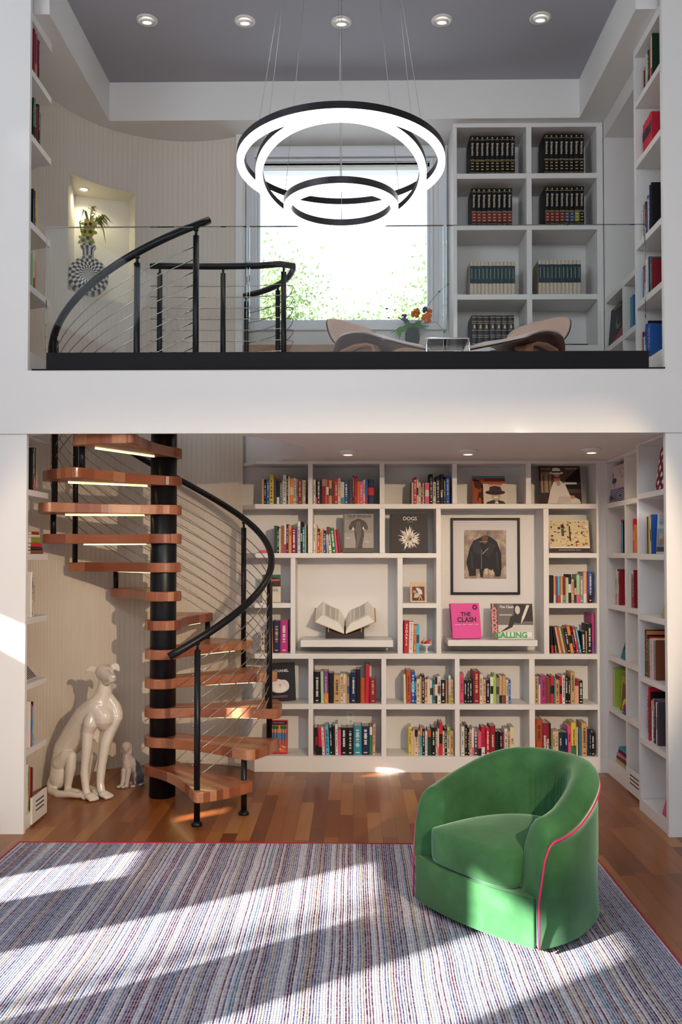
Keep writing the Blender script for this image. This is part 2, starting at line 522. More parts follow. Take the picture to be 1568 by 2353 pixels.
# balcony edge: black channel and glass
m = MB(); m.box(at_y(75, 840, 5).x, XPR-0.003, 4.984, 5.016, MZ, MZ+0.008)
solo('edge_strip', m, DARKSTEEL, 'thin black metal strip lying along the white loft band', 'trim', org=(0, 5.0, MZ))
X0, X1 = at_y(107, 820, 5.0).x, at_y(1491, 820, 5.0).x
bal = thing('glass_balustrade', 'frameless clear glass balustrade in a long black base channel along the loft edge', 'balustrade', (0, 5.03, MZ+0.008))
m = MB(); m.box(X0, X1, 4.992, 5.062, MZ+0.008, 2.772); part('base_channel', m, DARKSTEEL, bal, 'long black base channel', world=True, bevel=0.003)
gx = [(107, 567, 'leftmost frameless glass panel, in front of the stair handrail'), (574, 1019, 'middle frameless glass panel, in front of the loft window'), (1027, 1483, 'rightmost frameless glass panel, in front of the dark reference volumes')]
for a, b, lab in gx:
    xa, xb = at_y(a, 650, 5.03).x, at_y(b, 650, 5.03).x
    m = MB(); m.box(xa, xb, 5.024, 5.036, 2.773, 3.515); q = part('glass_panel', m, GLASS, bal, world=True)
    m = MB(); m.box(xa, xb, 5.0235, 5.0365, 3.5151, 3.518)
    m.box(xa-0.0015, xa-0.0001, 5.0235, 5.0365, 2.773, 3.518); m.box(xb+0.0001, xb+0.0015, 5.0235, 5.0365, 2.773, 3.518)
    part('polished_edge', m, GLASSEDGE, q, world=True)

# recessed ceiling lights
def downlight(x, y, z, label, cat_group, r=0.055, power=7, tilt=(0, -0.35)):
    t = thing('recessed_downlight', label, 'ceiling light', (x, y, z), group=cat_group)
    m = MB(); m.lathe([(r*1.25, 0), (r*1.25, -0.004), (r*1.0, -0.009), (r*0.92, -0.004), (r*0.92, 0.0)], 28)
    part('trim_ring', m, PAINT, t)
    m = MB(); R = Matrix.Rotation(radians(12), 3, 'X')
    prof = [(r*0.80, 0.0), (r*0.80, -0.010), (r*0.66, -0.015), (r*0.56, -0.010)]
    m.lathe(prof, 24); m.v = [tuple(R @ Vector(v) + Vector((0, 0, -0.006))) for v in m.v]
    part('gimbal', m, PAINT, t)
    m = MB(); m.ell((0, 0, -0.014), (r*0.5, r*0.5, 0.005), 16); m.v = [tuple(R @ Vector(v)) for v in m.v]
    part('bulb', m, SPOTG, t)
    l = lamp('downlight_beam', 'SPOT', (x, y-0.01, z-0.04), power, (1.0, 0.86, 0.66), aim=(x, y+tilt[1], z-1.5), spot_size=radians(95), spot_blend=0.6, shadow_soft_size=0.03)
for i, (px, py) in enumerate([(338, 46), (563, 48), (785, 50), (1016, 46), (1242, 41)]):
    p = at_z(px, py, ZC)
    lab = ['first', 'second', 'middle', 'fourth', 'fifth'][i]
    downlight(p.x, p.y, ZC, f'recessed white ceiling downlight, {lab} from the left in the row of five', 'downlights in the tray ceiling', power=11)
for i, (px, py) in enumerate([(800, 1036), (1076, 1035), (1360, 1031)]):
    p = at_z(px, py, SB)
    t = thing('surface_light', 'round white ' + ['surface light under the loft, above the second top-row bookcase cell', 'surface light under the loft, above the two small record sleeves', 'surface light under the loft, by the right corner'][i], 'ceiling light', (p.x, p.y, SB), group='disc lights under the loft')
    m = MB(); m.lathe([(0.0, 0), (0.066, 0), (0.066, -0.008), (0.05, -0.013), (0.04, -0.028), (0.0, -0.030)], 28); part('housing', m, PAINT, t)
    m = MB(); m.lathe([(0.0, -0.031), (0.03, -0.030), (0.03, -0.0295)], 20); part('lens', m, pm('lens_glow', (1, 0.85, 0.65), emit=2.0, ecol=(1, 0.8, 0.55)), t)
    lamp('surface_beam', 'SPOT', (p.x, p.y, SB-0.05), 5.5, (1.0, 0.76, 0.5), aim=(p.x, p.y+0.10, 0), spot_size=radians(150), spot_blend=0.8, shadow_soft_size=0.04)
p = at_z(193, 435, NZ1)
t = thing('niche_downlight', 'small round bright downlight in the ceiling of the wall niche', 'ceiling light', (p.x, p.y, NZ1))
m = MB(); m.lathe([(0.042, 0), (0.042, -0.003), (0.032, -0.006), (0.026, -0.002)], 24); part('trim_ring', m, PAINT, t)
m = MB(); m.lathe([(0.0, -0.004), (0.022, -0.003), (0.026, 0)], 20); part('bulb', m, SPOTG, t)
lamp('niche_beam', 'SPOT', (p.x, p.y, NZ1-0.02), 5, (1.0, 0.86, 0.55), aim=(p.x+0.03, p.y+0.03, 3.4), spot_size=radians(140), spot_blend=0.7, shadow_soft_size=0.02)
# warm ceiling pendant of the big room, over the photographer's right shoulder
PX_, PY_, PZ_ = 1.72, 0.30, 2.72
t = thing('pendant_lamp', 'black dome pendant lamp hanging in the main room behind the viewpoint', 'lamp', (PX_, PY_, ZC))
m = MB(); m.lathe([(0.0, 0), (0.06, 0), (0.06, -0.02), (0.004, -0.03), (0.004, PZ_-ZC+0.15), (0.0, PZ_-ZC+0.15)], 20); part('stem', m, BLACK, t)
m = MB(); zr = PZ_-ZC-0.0165
m.lathe([(0.0, zr+0.17), (0.06, zr+0.165), (0.14, zr+0.11), (0.20, zr), (0.196, zr), (0.135, zr+0.105), (0.058, zr+0.158), (0.0, zr+0.163)], 40); part('dome_shade', m, BLACK, t)  # unseen shade, rim shaped to keep the beam off the loft band
m = MB(); m.ell((0, 0, PZ_-ZC+0.03), (0.012, 0.012, 0.012), 14); part('bulb', m, SPOTG, t)
lamp('pendant_beam', 'SPOT', (PX_, PY_, PZ_), 640, (1.0, 0.74, 0.48), aim=(-0.42, 6.5, 0.95), spot_size=radians(44), spot_blend=0.2, shadow_soft_size=0.010)
# ---------------------------------------------------------------- built-in bookcases
YF, YB = 6.45, 6.735
def bx(px, py=1300): return at_y(px, py, YF).x
def bz(py, px=800): return at_y(px, py, YF).z
XL, XR = bx(586), bx(1372)
ZTR = bz(1066); ROWZ = {}
for k, (a, b) in dict(A=(1158, 1169), B=(1271, 1282), C=(1386, 1397), D=(1502, 1514), E=(1618, 1630)).items(): ROWZ[k] = (bz(b), bz(a))
ZF = bz(1738)
low = thing('lower_bookcase', 'wide white built-in bookcase filling the lower back wall, behind the green armchair', 'bookcase', (0.5, YB, 0))
CH = [(-0.835, 6.605), (XL, YF)]       # chamfered left end
def slab(x0, x1, z0, z1, name='shelf', y0=YF, chamfer=False, y1=YB-0.012):
    mb = MB()
    if chamfer: mb.prism([(XL, y0), (x1, y0), (x1, y1), (-0.90, y1), (-0.835, 6.605)], z0, z1)
    else: mb.box(x0, x1, y0, y1, z0, z1)
    part(name, mb, CASE, low, world=True, bevel=0.0015)
ZA, ZBs, ZCs, ZD, ZE = (ROWZ[k] for k in 'ABCDE')
XM = 1.874
slab(XL, XM, ZTR, SB-0.001, 'top_rail', chamfer=True)
slab(XL, XR, *ZA, chamfer=True); slab(XL, bx(1003), *ZBs, chamfer=True); slab(bx(1262), XR, *ZBs)
slab(XL, bx(668), *ZCs, chamfer=True); slab(bx(926), bx(1004), *ZCs); slab(bx(1262), XR, *ZCs)
slab(XL, XR, *ZD, chamfer=True); slab(XL, XR, *ZE, chamfer=True); slab(XL, XM, 0, ZF, 'plinth', chamfer=True)
def div(p0, p1, z0, z1, py=None):
    x0, x1 = at_y(p0, py, YF).x, at_y(p1, py, YF).x
    mb = MB(); mb.box(x0, x1, YF, YB-0.012, z0+0.0003, z1-0.0003); part('divider', mb, CASE, low, world=True, bevel=0.0015)
for p0, p1 in ((708, 719), (873, 884), (1040, 1051), (1209, 1221)): div(p0, p1, ZA[1], ZTR, 1110)
for p0, p1 in ((708, 719), (873, 885)): div(p0, p1, ZBs[1], ZA[0], 1220)
div(1003, 1014, ZD[1], ZA[0], 1300); div(1250, 1262, ZD[1], ZA[0], 1300)
div(668, 679, ZD[1], ZBs[0], 1400); div(914, 926, ZD[1], ZBs[0], 1400)
for p0, p1 in ((709, 720), (877, 888), (1046, 1057), (1217, 1230)):
    div(p0, p1, ZE[1], ZD[0], 1620); div(p0, p1, ZF, ZE[0], 1620)
mb = MB(); mb.box(XR, XM, YF, YB-0.012, ZF+0.0005, ZTR-0.0005); part('side_panel', mb, CASE, low, world=True)
mb = MB(); mb.box(-0.95, 1.95, YB-0.012, YB+0.01, 0.0, SB-0.002); part('back_panel', mb, CASE, low, world=True)
def disp(pa, pb, py0, py1, y0, y1, name):
    a, b = at_y(pa, py0, y0), at_y(pb, py1, y0)
    mb = MB(); mb.box(a.x, b.x, y0, y1, b.z, a.z); part(name, mb, CASE, low, world=True, bevel=0.002); return a.z
ZFL1 = disp(691, 904, 1471, 1487, 6.40, YB-0.012, 'display_shelf')
ZFL2 = disp(1030, 1236, 1471, 1485, 6.41, YB-0.012, 'display_shelf')

# upper bookcase on the loft
upb = thing('upper_bookcase', 'white built-in bookcase beside the loft window, two columns of deep cells', 'bookcase', (1.3, YB, MZ))
def ux(px): return at_y(px, 540, YF).x
UX0, UXA, UXB, UXC, UX1 = ux(1042), ux(1051), ux(1211), ux(1223), ux(1373)
def uz(py): return at_y(1210, py, YF).z
USH = [(uz(292), ZS-0.001), (uz(410), uz(398)), (uz(528), uz(516)), (uz(688), uz(676)), (MZ, uz(793))]
def up_part(name, *b):
    mb = MB(); mb.box(*b); part(name, mb, CASE, upb, world=True, bevel=0.0015)
up_part('top_rail', UX0, 1.865, YF, YB+0.04, *USH[0])
for a, b in USH[1:4]:
    up_part('shelf', UXA, UX1, YF, YB+0.04, a, b)
up_part('plinth', UX0, 1.865, YF, YB+0.04, *USH[4])
up_part('side_panel', UX0, UXA, YF, YB+0.04, USH[4][1], USH[0][0]); up_part('side_panel', UX1, 1.865, YF, YB+0.04, USH[4][1], USH[0][0])
for i in range(4): up_part('divider', UXB, UXC, YF, YB+0.04, USH[i+1][1]+0.0003, USH[i][0]-0.0003)
up_part('back_panel', UX0, 1.9, YB+0.04, YB+0.055, MZ, ZS-0.001)

# side bookcases: right recessed run (face X=XS2), right projecting run (face X=XS1), left run
XS2, XS1, XSL = 1.868, 1.800, -1.905
def side_case(name, label, loc, XF, XBk, y0, y1, shelves, top, plinth, dividers=(), stile=0.03, far=None, end_panel=True):
    t = thing(name, label, 'bookcase', loc)
    lo, hi = min(XF, XBk), max(XF, XBk); base = loc[2]
    def P(nm, a, b, c, d, e, f):
        mb = MB(); mb.box(a, b, c, d, e, f); part(nm, mb, CASE, t, world=True, bevel=0.0015)
    P('plinth', lo, hi, y0, y1, base, plinth); P('top_rail', lo, hi, y0, y1, *top)
    for a, b in shelves: P('shelf', lo, hi, y0+stile, y1-stile, a, b)
    P('side_panel', lo, hi, y0, y0+stile, plinth+0.0003, top[0]-0.0003)
    if end_panel: P('side_panel', lo, hi, y1-stile, y1, plinth+0.0003, top[0]-0.0003)
    zz = [plinth] + [v for ab in sorted(shelves) for v in ab] + [top[0]]
    for d0, d1 in dividers:
        for i in range(0, len(zz), 2):
            P('divider', lo, hi, d0, d1, zz[i]+0.0003, zz[i+1]-0.0003)
    bk = XBk
    mb = MB(); s = 0.012 if XBk > XF else -0.012
    mb.box(min(bk, bk+s), max(bk, bk+s), y0, y1, base, top[1]); part('back_panel', mb, CASE, t, world=True)
    return t
S2 = [ZA, ZBs, ZCs, ZD, ZE]
side_case('right_bookcase', 'white bookcase recessed along the right wall, next to the back corner', (2.0, 6.0, 0), XS2, XS2+0.26, 5.545, YF-0.002, S2, (ZTR, SB-0.001), ZF, dividers=[(5.985, 6.015)])
def s1z(py): return at_y(1463, py, 5.5).z
S1 = [(s1z(1147.5), s1z(1134.7)), (s1z(1286), s1z(1273)), (s1z(1424), s1z(1411)), (s1z(1565), s1z(1553)), (s1z(1707), s1z(1694))]
Y1A, Y1B = 5.035, 5.54
side_case('right_front_bookcase', 'white bookcase projecting on the right, just behind the white pier', (1.95, 5.3, 0), XS1, XS1+0.285, Y1A, Y1B, S1, (s1z(1024), SB-0.001), s1z(1836))
SL = S1
Y_L0, Y_L1 = 5.035, 5.405
left = thing('left_bookcase', 'narrow white shelf column at the left, in front of the bead-board wall', 'bookcase', (-2.0, 5.25, 0))
leftu = thing('upper_left_bookcase', 'narrow white shelf column high at the left of the loft', 'bookcase', (-2.0, 5.25, MZ))
def lshelf(t, z0, z1, name='shelf'):
    arc = []
    for i in range(9):
        u = i/8; arc.append((XSL - 0.205*u, Y_L1 + 0.10*u**1.6))
    mb = MB(); mb.prism([(XSL, Y_L0)] + arc + [(-2.09, Y_L0)], z0, z1); part(name, mb, CASE, t, world=True, bevel=0.0015)
for a, b in SL: lshelf(left, a, b)
lshelf(left, 0, s1z(1836)+0.01, 'plinth'); lshelf(left, s1z(1024), SB-0.001, 'top_rail')
mb = MB(); mb.box(-2.09, XSL+0.001, Y_L0, Y_L0+0.022, s1z(1836)+0.011, s1z(1024)-0.001); part('side_panel', mb, CASE, left, world=True)
mb = MB(); mb.box(-2.105, -2.091, Y_L0, 5.46, 0, SB); part('back_panel', mb, CASE, left, world=True)
U1 = [(4.445, 4.485), (4.055, 4.095), (3.532, 3.572), (3.155, 3.195)]
for a, b in U1: lshelf(leftu, a, b)
lshelf(leftu, MZ, 2.80, 'plinth'); lshelf(leftu, 4.775, ZS-0.001, 'top_rail')
mb = MB(); mb.box(-2.09, XSL+0.001, Y_L0, Y_L0+0.022, 2.801, 4.774); part('side_panel', mb, CASE, leftu, world=True)
mb = MB(); mb.box(-2.105, -2.091, Y_L0, 5.46, MZ, ZS); part('back_panel', mb, CASE, leftu, world=True)
side_case('upper_right_bookcase', 'tall white shelf column on the right of the loft, just behind the pier', (1.95, 5.3, MZ), XS1, XS1+0.285, Y1A, Y1B, U1, (4.775, ZS-0.001), 2.80)
side_case('upper_right_recess', 'white panelled recess over low shelves, beside the upper bookcase', (2.0, 6.0, MZ), XS2, XS2+0.26, 5.545, YF-0.002, [(3.455, 3.495), (3.085, 3.125)], (4.70, ZS-0.001), 2.80)
t = upr = bpy.data.objects['upper_right_recess']
for z0, z1 in ((3.1255, 3.4545), (2.8005, 3.0845)):
    mb = MB(); mb.box(XS2, XS2+0.26, 5.99, 6.02, z0, z1); part('divider', mb, CASE, t, world=True)

# vent grilles in the plinths
def grille(loc, rz, w, h, label):
    t = thing('vent_grille', label, 'vent', loc, rz)
    mb = MB(); mb.box(-w/2, w/2, -0.014, 0.0, 0, h); part('cover_plate', mb, CASE, t, bevel=0.003)
    dk = pm('vent_dark', (0.02, 0.02, 0.02), 0.8)
    for k in range(3):
        mb = MB(); z = h*(0.40 + 0.17*k); mb.box(-w*0.27+0.015*k*0, w*0.27, -0.0145, -0.0138, z, z+h*0.055); part('slot', mb, dk, t)
pv = at_x(1452, 1812, XS2)
grille((XS2-0.001, 5.80, 0.012), -pi/2, 0.34, 0.155, 'white slotted air vent low on the right plinth')
grille((XSL+0.001, 5.26, 0.012), pi/2, 0.25, 0.155, 'white slotted air vent low on the left plinth')
# wall socket inside the bottom row
p = at_y(806, 1650, YB-0.013)
t = thing('wall_socket', 'white double wall socket above the books in the bottom row', 'socket', (p.x, YB-0.0125, p.z-0.055))
mb = MB(); mb.box(-0.033, 0.033, -0.005, 0, 0, 0.11); part('cover_plate', mb, pm('socket_plastic', (0.8, 0.79, 0.76), 0.35), t, bevel=0.002)
for z in (0.03, 0.08):
    mb = MB(); mb.box(-0.016, 0.016, -0.0075, -0.0048, z-0.014, z+0.014); o = part('outlet', mb, pm('socket_plastic', (0.8, 0.79, 0.76)), t, bevel=0.002)
    mb = MB(); mb.box(-0.007, -0.004, -0.0082, -0.0074, z-0.002, z+0.007); mb.box(0.004, 0.007, -0.0082, -0.0074, z-0.002, z+0.007); mb.box(-0.002, 0.002, -0.0082, -0.0074, z-0.009, z-0.005)
    part('slots', mb, BLACK, o)
# ---------------------------------------------------------------- books
PAL = dict(K=('black', '#17161a'), N=('navy', '#1e2a4d'), B=('blue', '#2a5aa8'), L=('light blue', '#4fb4d8'), T=('teal', '#2f8fa0'),
           G=('green', '#2f7a45'), D=('dark green', '#1d3a2c'), M=('pale green', '#a9c79a'), V=('lime green', '#9cc043'), Y=('yellow', '#d9c34a'), O=('orange', '#dd8a4a'),
           A=('peach', '#d9a88a'), R=('red', '#c3263a'), C=('dark red', '#8c2030'), P=('pink', '#e0567e'), U=('purple', '#7a4a8c'), Q=('magenta', '#b8327a'),
           W=('white', '#dcd9d2'), E=('cream', '#d8c9ae'), S=('tan', '#c79f6e'), H=('brown', '#7a4631'), g=('grey', '#8f8b8a'), d=('dark grey', '#47424a'), J=('brick orange', '#b5532f'), I=('olive', '#8d8a34'))
def bm(code):
    nm, hx = PAL[code]
    return pm(nm.replace(' ', '_') + '_book_cloth', hx, 0.5, bump=0.04, bscale=220, spec=0.3)
INKW, INKK, INKY = pm('white_ink', (0.75, 0.73, 0.68), 0.5), pm('black_ink', (0.02, 0.02, 0.02), 0.5), pm('gilt_ink', (0.62, 0.42, 0.16), 0.4)
ORD = ['first', 'second', 'third', 'fourth', 'fifth', 'sixth', 'seventh', 'eighth', 'ninth', 'tenth', 'eleventh', 'twelfth', 'thirteenth', 'fourteenth', 'fifteenth', 'sixteenth', 'seventeenth', 'eighteenth', 'nineteenth', 'twentieth', '21st', '22nd']
RS = Matrix(((0, 1, 0), (0, 0, -1), (-1, 0, 0))).to_euler()      # lettering running down a spine

def cover_mb(w, h, d, soft):
    t = min(0.0022, w*0.18); m = MB()
    m.box(-w/2, -w/2+t, 0.001, d, 0, h); m.box(w/2-t, w/2, 0.001, d, 0, h)
    b = 0.0 if soft else min(0.004, w*0.14)
    m.prism([(-w/2, 0.002), (-w*0.34, -b*0.75), (-w*0.12, -b), (w*0.12, -b), (w*0.34, -b*0.75), (w/2, 0.002), (w/2-t, t+0.001), (-w/2+t, t+0.001)], 0, h)
    return m, t, b
def book(w, h, d, code, mat4, label, group, soft=True, flags='', rnd=None, title=None):
    rnd = rnd or random
    m, t, b = cover_mb(w, h, d, soft)
    o = link('book', m.mesh('book', bm(code))); o.matrix_world = mat4
    tag(o, label, 'book', group)
    gp = 0.0006 if soft else 0.0035
    m = MB(); m.box(-w/2+t, w/2-t, t+0.001, d-(0.0006 if soft else 0.004), gp, h-gp); part('pages', m, PAPER if rnd.random() < 0.7 else PAPERW, o)
    y = -b - 0.0005
    for pos, c in [(flags[i], flags[i+1]) for i in range(len(flags)-1) if flags[i] in '^_=']:
        z0, z1 = dict([('^', (0.72, 1.0)), ('_', (0.0, 0.30)), ('=', (0.36, 0.66))])[pos]
        m = MB(); e = 0.0004
        m.prism([(-w/2-e, 0.002), (-w*0.34, -b*0.75-e), (-w*0.12, -b-e), (w*0.12, -b-e), (w*0.34, -b*0.75-e), (w/2+e, 0.002)], z0*h, z1*h)
        part('spine_band', m, bm(c), o)
    ink = INKW if 'w' in flags else INKK if 'k' in flags else INKY if 'y' in flags else None
    if title:
        s, size, im = title[:3]
        text(s, size, im, o, (0, y-0.0006, h*(title[3] if len(title) > 3 else 0.55)), RS, bold=0.0006)
    elif ink:
        m = MB(); z = h*rnd.uniform(0.82, 0.93); stop = h*rnd.uniform(0.2, 0.4); ww = w*rnd.uniform(0.16, 0.26)
        yy = y-0.0004
        while z > stop:
            L = rnd.uniform(0.003, 0.0065)
            k = rnd.uniform(0.6, 1.0)
            m.quad((-ww*k, yy, z-L), (ww*k, yy, z-L), (ww*k, yy, z), (-ww*k, yy, z)); z -= L + (0.0018 if rnd.random() < .8 else 0.009)
        z = h*0.07; m.quad((-ww, yy, z), (ww, yy, z), (ww, yy, z+0.007), (-ww, yy, z+0.007))
        if len(m.f) > 3: part('title', m, ink, o)
    return o
def sizeword(w, h):
    if w < 0.014: return 'thin'
    if w > 0.034: return 'thick'
    if h > 0.215: return 'tall'
    if h < 0.172: return 'short'
    return 'medium'
import re
TOK = re.compile(r'([A-Za-z])([\d.]+)/(\d+)(<-?[\d.]+)?([\^_=wkyh][^\s]*)?')
def shelf_row(spec, px0, zf, cell, group, s=307.0, y=None, titles=None, seed=1, stop=None):
    """a row of books of the back bookcase, spines to the room, sizes in photo pixels"""
    rnd = random.Random(seed); titles = titles or {}
    y = YF + 0.035 if y is None else y
    py_ = 1650 if zf < ZD[0] else 1450 if zf < ZBs[0] else 1160
    x0 = at_y(px0, py_, YF).x + 0.001; toks = spec.split()
    px1 = next(p for p in RIGHTS if p > px0 + 25) if stop is None else stop
    room = at_y(px1, py_, YF).x - 0.0035 - x0
    items = []
    for tk in toks:
        c, w, h, ln, fl = TOK.match(tk).groups()
        ang = float(ln[1:]) if ln else rnd.uniform(-0.2, 0.2)
        items.append([c, max(float(w)/s - 0.0006, 0.004), float(h)/s, radians(ang), fl or ''])
    def lay(k):
        x, out, pa, phh = 0.0, [], None, 0
        for c, w, h, a, fl in items:
            if pa is not None: x += max(0.0, min(h, phh)*(math.tan(pa) - math.tan(a))) + 0.0006
            elif a < 0: x += h*math.tan(-a)*0.9
            out.append(x); x += w*k/cos(a); pa, phh = a, h
        return out, x + (max(0.0, phh*math.tan(pa)))
    k = 1.0
    while lay(k)[1] > room and k > 0.4: k -= 0.01
    pos_x = lay(k)[0]
    for i, (c, w, h, a, fl) in enumerate(items):
        w *= k
        soft = w < 0.02 or rnd.random() < 0.4
        if 'h' in fl: soft = False
        d = min(0.215, max(0.10, h*rnd.uniform(0.62, 0.72)))
        yy = y + rnd.uniform(0.0, 0.012)
        M = Matrix.Translation((x0 + pos_x[i] + w/2/cos(a), yy, zf + 0.0004 + abs(sin(a))*w/2)) @ Matrix.Rotation(a, 4, 'Y')
        nm = PAL[c][0]
        pos = ORD[i] if i < len(ORD) else str(i+1)
        lab = f'{sizeword(w, h)} {nm} book, {pos} from left, {cell}'
        book(w, h, d, c, M, lab, group, soft, fl, rnd, titles.get(i))
RIGHTS = [668, 708, 873, 1004, 1040, 1046, 1217, 1372]
CB = 'of lower bookcase'
R = shelf_row
za, zb, zc, zd, ze = ZA[1], ZBs[1], ZCs[1], ZD[1], ZE[1]
R('S5/58 K6/57w B6.5/58w Y10/68hk d6.5/57 K6.5/54_W H1.5/54 T4.5/50w A2.5/55 W7.5/67k D3.5/66w E4/64 O8/60=E E6/61k g5/58k C8/57hy g3/55 E5.5/55k', 600, za, 'top row, first cell ' + CB, 'books in the first cell of the top row', stop=708, seed=11)
R('W5/57k K3.5/55_P d7.5/57w K3/56 C9/58^g S2/56 R5/60=W S7/55=d H6/53k R8/59w E6/60k E8.5/51_T B9/51w d10/57k K3/66w R8/65hk O4/52 P9/52w W4/56k B6/57_R N15/57h=R', 719.6, za, 'top row, second cell ' + CB, 'books in the second cell of the top row', seed=12)
R('K2/50 E4/50 R7.5/61hw E4/57=K E5.5/50k C4/46w E3/48k K2/47 P10/49=E K8/69hw E7.5/51k N8.5/63hy K9/68h K4/57w B9.5/65hy', 945, za, 'top row, third cell ' + CB, 'books in the third cell of the top row', stop=1040,
  titles={12: ('Caste', 0.024, INKW, 0.35)}, seed=13)
R('d4/63 G3/63 K4/60w E4/57 g3/63k J5/63 W4.5/68_R N5/66w O7/64k C11/57hw B2.5/60 W6.5/73k K5/72w T5.5/60w S3/67', 629, zb, 'second row, first cell ' + CB, 'books in the first cell of the second row', stop=708,
  titles={8: ('CITY', 0.018, INKK, 0.72), 12: ('ROUTE 66', 0.013, INKW, 0.5)}, seed=21)
R('W5/68k A4/64 J5/56^Kw O5/52k A3/57 B6/52^Kw E2.5/42<-3 W7.5/60<-5^Ck G9/58<-6hw P4/54<-6 C7/54<-7', 719.8, zb, 'second row, second cell ' + CB, 'books in the second cell of the second row', seed=22, stop=788)
R('E9/52k d6/51 W4/48_K O8/71<-1.5k N16/73hy Q17.5/74hw', 598, zd, 'fourth row, first cell ' + CB, 'books in the first cell of the fourth row', seed=41)
R('R11.5/72<1.5h W10/71<1.2 O6/63k L7/63=d', 928, zd, 'fourth row, narrow cell ' + CB, 'books in the narrow middle cell', stop=969, titles={0: None}, seed=42)
R('K14.5/71hw M6.5/72<-1 U11/72<-1y_O K11.5/68h S15/64hk E6.5/67k E5.5/66=S S3.5/66 g4.5/60=B K3/62 N12.5/70hw K9.5/77h J10/57h R9.5/86<1h C15.5/57hy', 721, ze, 'fifth row, second cell ' + CB, 'books in the second cell of the fifth row', stop=877, seed=52)
R('E5.5/66<-1 J12/75hk B9.5/72hw=L N3.5/59w E8/55k S4.5/60 K7/63w A7/54k E6/56 W4/53=K T3.5/52=K d3.5/52w E6.5/60^K_K W8/61=Hk K12/53w A2/52 H5/51 W5/63kV_V S6/54k', 928, ze, 'fifth row, third cell ' + CB, 'books in the third cell of the fifth row', stop=1046, seed=53)
R('P10/67hk K6/53w K6.5/52w K5.5/53w K3/57 C14/73hy E7.5/66k A7/54k K9.5/53w W7.5/60=K V6/66 g7/58=d S7/62_K S8/63_H E5.5/54k B5/54w', 1058, ze, 'fifth row, fourth cell ' + CB, 'books in the fourth cell of the fifth row', seed=54)
R('S10/62k W4/60^B Q12/63k H11/59h R8/62=K T3/60 S8.5/53k R6/62=K W7/64k K7/62w K5/60w S9.5/71hk A9.5/56^C K9/52w', 1231, ze, 'fifth row, fifth cell ' + CB, 'books in the fifth cell of the fifth row', seed=55)
R('K7.5/62<-3=C R8/62<-3_K W5.5/62<-3k R2.5/62<-3 L8.5/66<-3hk K7.5/62<-2w K5.5/66<-1 W6/70<-1k P6.5/56 K13.5/62hw K15/62hw T18/66hw N18/65hw G6.5/63^W A6.5/70<1k', 722, ZF, 'bottom row, second cell ' + CB, 'books in the second cell of the bottom row', stop=877, seed=62)
R('Y7/64k E3.5/54 A4.5/57 E9/58^Kk A5/55k T5.5/63^O_L K7/60w W6/54k D10/58^J K11/63hw E5/53k E4/60_P R9/73=K E5/54k K6/60w E7.5/64^Vk S9.5/55k', 940, ZF, 'bottom row, third cell ' + CB, 'books in the third cell of the bottom row', stop=1046, seed=63)
R('W9/66k K7/68y K4/62w A5.5/58k W4.5/62_P d8.5/58^gw P8/54_K R8.5/64hk_W N2/60 R8.5/62hw C12.5/67hw K9/54 K7/53w C4.5/53 W7/61k S6/54k E9.5/64k', 1060, ZF, 'bottom row, fourth cell ' + CB, 'books in the fourth cell of the bottom row', titles={10: ('ALECGRANT', 0.016, INKW, 0.5), 16: ('SALT', 0.02, INKK, 0.5)}, seed=64)
R('J15.5/82hk C16/74hw K4/73_B I5/55 E5.5/55k E5.5/55k A2.5/56 D7/53w N5/53 N8.5/53w P8.5/67k Y12/75hk_G E3.5/64 K2.5/54 T4/62 C2/60 S12.5/74hk N6/61 K3/60w K9/53w', 1234, ZF, 'bottom row, fifth cell ' + CB, 'books in the fifth cell of the bottom row',
  titles={1: None, 7: ('MACBETH', 0.012, INKW, 0.6), 9: ('HAMLET', 0.012, INKW, 0.6), 10: ('Sweet Days', 0.013, INKK, 0.6), 11: ('THE FRAUD / ZADIE SMITH', 0.0125, INKK, 0.5)}, seed=65)
R('K11.5/63 O5/60_E U4/60k L6.5/60_J O5/60_E C6.5/60_gk M3.5/58 E3/58 K6.5/65=W A6.5/54k D5/52=A M7.5/65_P g8/62w A8/71_W C3/70 B9.5/71_Kw', 1264, zc, 'third row, right cell ' + CB, 'books in the right cell of the third row', seed=31)
R('K7/60<-3_R K4/60<-5_I A5/60<-11 J5/60<-11 M5/60<-11 H5/58<-10k K7/58<-9w O8/62<-9=K K5/50<-8w R6/61<-10w T6/60<-10w K10/50<-2w S3/50 K12/67hw Q6.5/90_U', 1267, zd, 'fourth row, right cell ' + CB, 'books in the right cell of the fourth row', seed=43)

# lettered spines that read clearly
def find(lab):
    return next(o for o in bpy.data.objects if o.get('label') == lab)
def redraw_title(o, items):
    for c in list(o.children):
        if c.name.startswith('title'): bpy.data.objects.remove(c)
    for s, size, ink, x, z, stack in items:
        if stack: text('\n'.join(s), size, ink, o, (x, -0.0060, z), FLATF, bold=0.0008, lines=stack)
        else: text(s, size, ink, o, (x, -0.0060, z), RS, bold=0.0008)
for o in [q for q in bpy.data.objects if q.get('category') == 'book']:
    lb = o.get('label', '')
    if 'red book, first from left, fourth row, narrow' in lb:
        redraw_title(o, [('SEDARIS', 0.024, INKW, 0.001, 0.135, 1.0)]); o['label'] = 'red hardback lettered vertically in white, first in the narrow middle cell, fourth row'
    if 'white book, second from left, fourth row, narrow' in lb:
        for k, (ch, c) in enumerate(zip('DAVIDSEDARIS', 'RgIHgKVdPAgG')):
            text(ch, 0.014, bm(c), o, (0, -0.0046, 0.215-0.0165*k), FLATF, bold=0.0008)
    if 'dark red book, second from left, bottom row, fifth' in lb:
        redraw_title(o, [('SHAKESPEARE', 0.021, INKW, -0.009, 0.085, 0), ('WILLIAM', 0.021, INKW, 0.012, 0.085, 0)])
